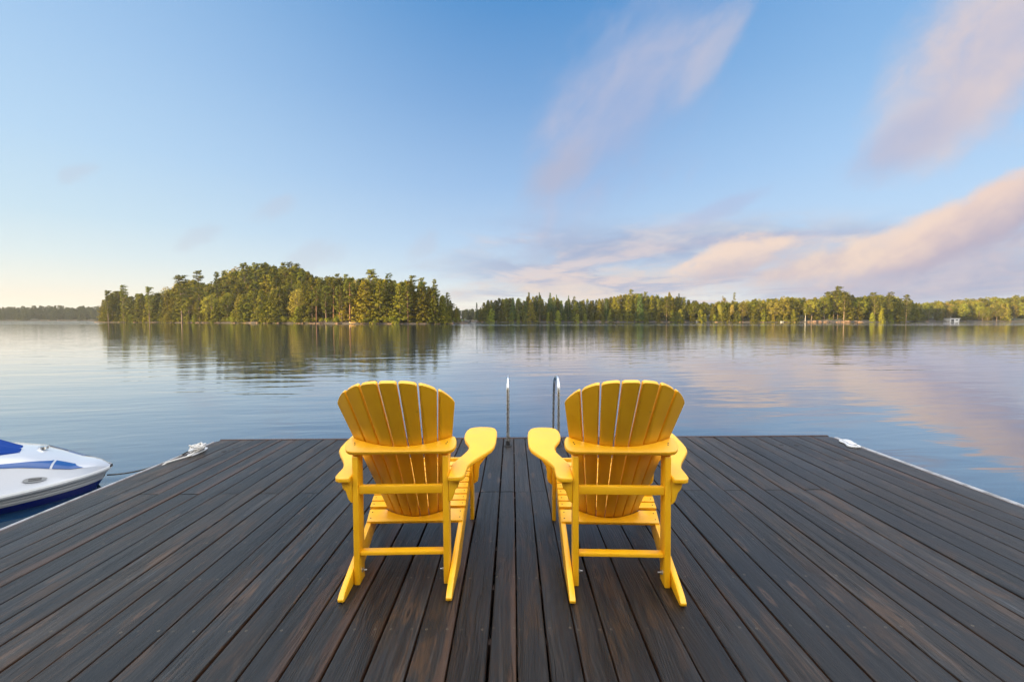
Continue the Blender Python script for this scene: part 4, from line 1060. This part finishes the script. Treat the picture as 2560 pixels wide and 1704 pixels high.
# --- rocks along the shores, small buildings and docks across the water
def rock(x, y, z, s, rng, label, group):
    bm = bmesh.new(); bmesh.ops.create_icosphere(bm, subdivisions=2, radius=1.0)
    for v in bm.verts:
        k = 1 + .22 * math.sin(v.co.x * 3.1 + rng.random()) * math.cos(v.co.y * 2.7 + rng.random()) + rng.uniform(-.10, .10); v.co *= k
    bmesh.ops.scale(bm, vec=(s * rng.uniform(1, 2.0), s * rng.uniform(.8, 1.2), s * rng.uniform(.35, .6)), verts=bm.verts)
    o = bm_obj('shore_rock', bm, M['rock']); o.location = (x, y, z); o.rotation_euler = (0, 0, rng.uniform(0, 6.28)); tag(o, label, 'rock', group)
def shore_things():
    rng = random.Random(53)
    for px in (338, 392, 436, 476, 496, 518, 548, 588, 640, 668, 700, 755, 786, 800, 846, 912, 940, 985, 1095, 1120):
        for _ in range(2):
            x0 = (px + rng.uniform(-6, 6) - 1280) / F; y = 200
            for _i in range(8): y = isl_front(x0 * y) - .3
            rock(x0 * y, y, WATER_Z + .1, rng.uniform(.45, 1.0), rng, 'low granite rock at the island waterline', 'rocks at the island waterline')
    for px in range(2016, 2170, 7):
        x0 = (px + rng.uniform(-3, 3) - 1280) / F; y = 270
        for _i in range(8): y = rs_front(x0 * y) - .2
        rock(x0 * y, y + rng.uniform(-.5, 3.5), WATER_Z + rng.uniform(.0, .6), rng.uniform(.8, 1.7), rng, 'sunlit orange granite rock of the right headland', 'sunlit rocks of the right headland')
    for px in (1196, 1205, 1440, 1452, 1500, 1535, 1590, 1640, 1672, 1790, 1850, 1905, 1985):
        x0 = (px - 1280) / F; y = 280
        for _i in range(8): y = rs_front(x0 * y) - .2
        rock(x0 * y, y, WATER_Z + .1, rng.uniform(.5, .9), rng, 'small rock at the waterline of the right-hand shore', 'rocks at the right-hand waterline')
    wall = material('grey_cladding', (0.17, 0.15, 0.155), .8)[0]; dark = material('dark_opening', (.015, .015, .017), .5)[0]
    wood = material('brown_cladding', (0.11, 0.055, 0.03), .8)[0]; roof = material('shingle_roof', (.07, .06, .06), .85)[0]; wht = material('white_paint', (.50, .50, .49), .5)[0]
    red = material('red_hull', (.42, .03, .03), .4)[0]; yel = material('tan_hull', (.30, .19, .07), .45)[0]; pale = material('weathered_hull', (.34, .34, .33), .5)[0]; glass = material('window_glass', (.04, .05, .06), .1)[0]
    # boathouse with a railed sun deck on its roof
    y = 180.0; xc = (1018 - 1280) / F * y; r = empty('boathouse', (xc, y, WATER_Z)); tag(r, 'small grey boathouse with railed roof deck at the dark right part of the island', 'boathouse')
    box('wall', -2.0, 2.0, .3, 6, -.2, 2.35, wall, r, 0); box('roof_deck', -2.5, 2.5, -.2, 6.4, 2.353, 2.55, roof, r, 0)
    for xx in (-.98, .98): box('boat_door', xx - .8, xx + .8, .24, .297, 0.1, 1.95, dark, r, 0)
    bm = bmesh.new()
    for k in range(9): box_bm(bm, -2.4 + .6 * k - .04, -2.4 + .6 * k + .04, -.15, -.07, 2.553, 3.5)
    box_bm(bm, -2.46, 2.46, -.17, -.05, 3.503, 3.6); bm_obj('railing', bm, wall, r)
    box('dock_slab', -3.6, 2.6, -1.6, .2, .12, .3, wall, r, 0)
    # cottage among the orange trunks
    y = 200.0; xc = (890 - 1280) / F * y; z0 = hfun(isl_front, isl_depth, isl_hill, xc, y)
    r = empty('cottage', (xc, y, z0)); tag(r, 'brown wooden cottage half hidden in the sunlit island grove', 'cottage')
    box('wall', -2.3, 2.3, 0, 5, -1.0, 2.5, wood, r, 0)
    plate('roof', [(-2.9, 2.42), (2.9, 2.42), (0, 3.9)], -.6, 5.6, lambda a, b, t: (a, t, b + .1), roof, r, 0)
    for xx in (-1.4, 0, 1.4):
        f = box('window', xx - .5, xx + .5, -.06, -.003, .7, 1.8, wood, r, 0); box('pane', xx - .42, xx + .42, -.075, -.063, .78, 1.72, glass, f, 0)
    box('porch', -2.5, 2.5, -2.2, -.1, -.35, -.1, wood, r, 0)
    # stone retaining wall catching the sun
    y = 179.0; xc = (962 - 1280) / F * y; box_o = box('retaining_wall', xc - 1.9, xc + 1.9, y, y + .6, WATER_Z + .9, WATER_Z + 1.9, M['rock'], None, .05); tag(box_o, 'pale stone retaining wall between the grove and the boathouse', 'wall')
    def hull(name, x, y, z, L_, W_, H_, mt, label, cat, rz=0.0):
        bm = bmesh.new(); rings = []
        for k in range(13):
            f = -1 + 2 * k / 12; w = W_ / 2 * max(.04, (1 - abs(f) ** 2.4)); dz_ = H_ * .35 * abs(f) ** 3
            rings.append([bm.verts.new((f * L_ / 2, yy * w, zz * H_ + dz_)) for yy, zz in ((-1, 1), (-.9, .45), (-.45, .06), (0, 0), (.45, .06), (.9, .45), (1, 1), (.86, .94), (.6, .40), (0, .22), (-.6, .40), (-.86, .94))])
        for A, B in zip(rings[:-1], rings[1:]):
            for i in range(12): bm.faces.new((A[i], A[(i + 1) % 12], B[(i + 1) % 12], B[i]))
        bm.faces.new(rings[0]); bm.faces.new(rings[-1][::-1])
        o = bm_obj(name, bm, mt, None, 50); o.location = (x, y, z); o.rotation_euler = (0, 0, rz); tag(o, label, cat); return o
    y = 180; hull('canoe', (1060 - 1280) / F * y, y, WATER_Z + .25, 3.0, .8, .45, red, 'small red canoe pulled up right of the grey boathouse', 'canoe', 1.25)
    y = 173.5; hull('canoe', (881 - 1280) / F * y, y, WATER_Z + .2, 2.6, .7, .45, yel, 'tan canoe catching the sun below the cottage', 'canoe', -.1)
    # across the water on the right
    def small_dock(px, y, w, label):
        r = empty('swim_dock', ((px - 1280) / F * y, y, WATER_Z)); tag(r, label, 'dock', 'small docks along the right-hand shore')
        box('platform', -w, w, -.8, 3.2, .28, .42, wall, r, 0)
        for xx in (-w + .1, w - .1): box('pile', xx - .07, xx + .07, -.78, -.62, -.5, .278, wall, r, 0)
        return r
    small_dock(1752, 281, 2.6, 'low grey dock left of the leaning birches'); small_dock(1954, 272, 2.4, 'low grey dock left of the pale straight birch'); small_dock(2340, 362, 6.0, 'long low dock left of the white boathouse')
    for px, y, l_ in ((1690, 283, 'white skiff farthest left on the right-hand shore'), (1744, 279.5, 'white skiff at the dock left of the leaning birches'), (1790, 280.5, 'white skiff just left of the leaning birches'), (1955, 270, 'white skiff at the dock left of the lit rocks'), (1625, 285, 'white skiff below the sunlit middle rise')):
        hull('skiff', (px - 1280) / F * y, y, WATER_Z + .05, 2.4, 1.1, .5, pale, l_, 'boat', .1)['group'] = 'white skiffs on the right-hand shore'
    y = 360.0; xc = (2386 - 1280) / F * y; r = empty('boathouse', (xc, y, WATER_Z)); tag(r, 'white boathouse with a flat roof at the far right shore', 'boathouse')
    box('wall', -3.3, 3.6, 0, 6, -.2, 2.2, wht, r, 0); box('roof', -3.7, 4.0, -.4, 6.4, 2.203, 2.6, wht, r, 0)
    box('boat_door', -2.9, -.6, -.06, -.003, .1, 1.9, dark, r, 0); f = box('window', .6, 2.6, -.06, -.003, .9, 1.7, dark, r, 0)
    bm = bmesh.new(); cyl_bm(bm, (-2.9, .5, 2.6), (-2.9, .5, 4.0), .07, seg=8); bm_obj('flagpole', bm, wht, r)
shore_things()

# ------------------------------------------------------------------ morning haze over the lake
def build_haze():
    bm = bmesh.new(); box_bm(bm, -1600, 1600, -140, 1500, WATER_Z - 1.0, 46.0)
    m = bpy.data.materials.new('haze'); m.use_nodes = True; t = NT(m.node_tree); t.n.clear()
    v = t.node('ShaderNodeVolumePrincipled'); v.inputs['Color'].default_value = (.52, .58, .64, 1); v.inputs['Density'].default_value = 0.00014
    v.inputs['Anisotropy'].default_value = .2
    o = t.node('ShaderNodeOutputMaterial'); t.l.new(v.outputs[0], o.inputs['Volume'])
    h = bm_obj('haze', bm, m); tag(h, kind='stuff')
build_haze()

# ------------------------------------------------------------------ moored runabout (only its bow is in the picture)
def build_boat():
    hullw, t, b = material('gelcoat_white', (0.42, 0.44, 0.48), 0.12); b.inputs['Coat Weight'].default_value = 0.5
    blue = material('gelcoat_blue', (0.008, 0.060, 0.22), 0.15)[0]
    navy = material('gelcoat_navy', (0.008, 0.016, 0.14), 0.18)[0]
    rub = material('rub_rail', (0.42, 0.43, 0.43), 0.35)[0]; dark = material('black_trim', (.015, .015, .018), .4)[0]
    canv, t, b = material('blue_canvas', (0.004, 0.035, 0.20), 0.85, 0, 0.15); bump(t, b, t.noise(objco(t), 60, 3), .002)
    badge = material('badge_grey', (0.20, 0.21, 0.22), .35)[0]
    root = empty('motorboat', (BOAT_X, BOAT_Y, WATER_Z), BOAT_A)
    tag(root, 'white motorboat with blue stripes and a blue canvas cover moored left of the dock', 'boat')
    # local frame: +x to the bow, x=0 at the bow tip; stations run aft
    def hb(d):                       # half beam of the rub rail d metres aft of the tip
        return 0.98 * (1 - math.exp(-((d + 0.012) / 0.78) ** 0.72)) if d < 3.2 else 0.98
    def rail_z(d): return 0.170 + 0.015 * math.exp(-d / .5) - 0.004 * d
    st = [0, .015, .03, .05, .08, .11, .14, .19, .25, .32, .40, .46, .52, .58, .68, .8, 1.05, 1.3, 1.7, 2.1, 2.6, 3.2, 3.9, 4.6]
    def strip(name, rows, mt, smooth=35, close=True):
        """rows: list over stations of a list of (y,z) from the centre out; mirrored to both sides"""
        bm = bmesh.new(); prev = None
        for d, sec in zip(st, rows):
            ring = [bm.verts.new((-d + dx, -y, z)) for dx, y, z in reversed(sec)] + [bm.verts.new((-d + dx, y, z)) for dx, y, z in sec]
            if prev:
                for i in range(len(ring) - 1): bm.faces.new((prev[i], prev[i + 1], ring[i + 1], ring[i]))
            else: first = ring
            prev = ring
        bm.faces.new(prev)
        bmesh.ops.remove_doubles(bm, verts=bm.verts, dist=1e-4)
        return bm_obj(name, bm, mt, root, smooth)
    # hull below the rail: white strakes band, then dark blue, then bottom
    rows = []
    for d in st:
        h = hb(d); zr = rail_z(d)
        rows.append([(-.16 * math.exp(-d / .3), 0.0, -.25), (-.14 * math.exp(-d / .3), h * .62, -.16), (-.12 * math.exp(-d / .3), h * .80, -.02), (-.06 * math.exp(-d / .3), h * .90, zr - .105)])
    strip('hull_bottom', rows, navy)
    rows = []
    for d in st:
        h = hb(d); zr = rail_z(d); e = math.exp(-d / .3)
        rows.append([(-.058 * e, h * .905, zr - .103), (-.05 * e, h * .935, zr - .078), (-.048 * e, h * .922, zr - .073), (-.03 * e, h * .955, zr - .050), (-.028 * e, h * .942, zr - .045), (-.01 * e, h * .985, zr - .018)])
    strip('strakes', rows, rub, 25)
    rows = []
    for d in st:
        h = hb(d); zr = rail_z(d); rows.append([(0, h * .985, zr - .017), (.008, h + .012, zr - .012), (.010, h + .016, zr + .006), (.006, h + .008, zr + .020), (0, h * .98, zr + .024)])
    strip('rub_rail', rows, rub, 30)
    # deck: raised side flank rising to a shoulder, then the foredeck
    def crown(d): return interp([(0, .012), (.03, .040), (.08, .075), (.14, .098), (.25, .128), (.40, .205), (.58, .285), (.8, .335), (1.3, .38), (2, .42), (4.6, .38)], d)
    rows = []
    for d in st:
        h = hb(d); zr = rail_z(d); c = crown(d)
        rows.append([(0, 0, zr + c + .012), (0, h * .30, zr + c + .008), (0, h * .60, zr + c * .93), (0, h * .74, zr + c * .80), (0, h * .755, zr + c * .74), (0, h * .86, zr + c * .42), (0, h * .93, zr + c * .20), (0, h * .985, zr + .022)])
    strip('deck', rows, hullw, 30)
    # blue flank stripe along the deck shoulder, 4 mm proud, broad ahead and tapering aft
    def sec_y(q):      # share of the half beam at height share q of the deck section
        return interp([(.20, .93), (.42, .86), (.74, .755), (.80, .74), (.93, .60), (1.0, .30)], q)
    for s in (-1, 1):
        for a, b_, upp, low in ((.17, .37, [(.17, .80), (.24, .97), (.37, .985)], [(.17, .785), (.26, .76), (.37, .75)]), (.385, 2.6, [(.385, .975), (.50, .93), (.62, .86), (.9, .84), (2.6, .83)], [(.385, .75), (.60, .76), (.9, .775), (2.6, .80)])):
            bm = bmesh.new(); prev = None; n = 14
            for k in range(n + 1):
                d = a + (b_ - a) * k / n; up = interp(upp, d); lo = interp(low, d)
                ring = [bm.verts.new((-d, s * (hb(d) * sec_y(lo + (up - lo) * j / 6) + .003), rail_z(d) + crown(d) * (lo + (up - lo) * j / 6) + .005)) for j in range(7)]
                if prev:
                    for i in range(6): bm.faces.new((prev[i], prev[i + 1], ring[i + 1], ring[i]))
                prev = ring
            bm_obj('stripe', bm, blue, root, 40)
        # oval maker's badge on the flank
        bm = bmesh.new(); d0 = .46; h = hb(d0); zr = rail_z(d0); c = crown(d0)
        vs = [(d0 + .075 * math.cos(k * math.pi / 16), .36 + .085 * math.sin(k * math.pi / 16)) for k in range(32)]
        ring = [bm.verts.new((-d, s * (hb(d) * (.93 - (q - .2) * .318) + .012), rail_z(d) + crown(d) * q + .009)) for d, q in vs]; bm.faces.new(ring)
        bd = bm_obj('badge', bm, badge, root)
        for q0, w in ((.375, .04), (.325, .04)):
            bm = bmesh.new(); P = lambda d, q: (-d, s * (hb(d) * (.93 - (q - .2) * .318) + .015), rail_z(d) + crown(d) * q + .011)
            r1 = [bm.verts.new(P(d0 - w + 2 * w * k / 6, q0)) for k in range(7)]; r2 = [bm.verts.new(P(d0 - w + 2 * w * k / 6, q0 + .022)) for k in range(7)]
            for k in range(6): bm.faces.new((r1[k], r1[k + 1], r2[k + 1], r2[k]))
            bm_obj('lettering', bm, dark, bd)
    # chrome cup of the bow light, bow handle
    zc = rail_z(.62) + crown(.62) + .012
    bm = bmesh.new(); cyl_bm(bm, (-.52, 0.05, zc - .03), (-.52, 0.05, zc - .004), .04, .036, 20); bm_obj('bow_light', bm, M['steel'], root, 40)
    bm = bmesh.new(); tube_bm(bm, [(-.09, 0, -.02), (-.05, 0, -.035), (-.05, 0, .0)], .008, 8); bm_obj('bow_eye', bm, M['steel'], root, 50)
    # canvas cover over cockpit and seat
    bm = bmesh.new(); prev = None
    for k in range(15):
        f = k / 14; d = .66 + 3.6 * f; hw_ = hb(d) * .70 * min(1, .40 + f * 5.0); zb = rail_z(d) + crown(d) * .93 + .01
        hh = .03 + .26 * math.sin(min(1, f * 2.6) * math.pi / 2) * (1 - .4 * f)
        ring = [bm.verts.new((-d + .03 * math.cos(a) , -hw_ * math.cos(a), zb + (hh + .012 * math.sin(a * 7 + k)) * math.sin(a) ** .7)) for a in [math.pi * q / 14 for q in range(15)]]
        if prev:
            for i in range(14): bm.faces.new((prev[i], prev[i + 1], ring[i + 1], ring[i]))
        else: bm.faces.new(ring)
        prev = ring
    bm.faces.new(prev); bm_obj('canvas_cover', bm, canv, root, 60)
    bm = bmesh.new(); pts = [(-.66 + .03 * math.cos(a) - .0, -hb(.66) * .70 * .40 * math.cos(a), rail_z(.66) + crown(.66) * .93 + .012) for a in [math.pi * q / 10 for q in range(11)]]
    tube_bm(bm, pts, .008, 6); bm_obj('cover_hem', bm, dark, root, 50)
BOAT_X, BOAT_Y, BOAT_A = -4.33, 4.80, R(32)
build_boat()
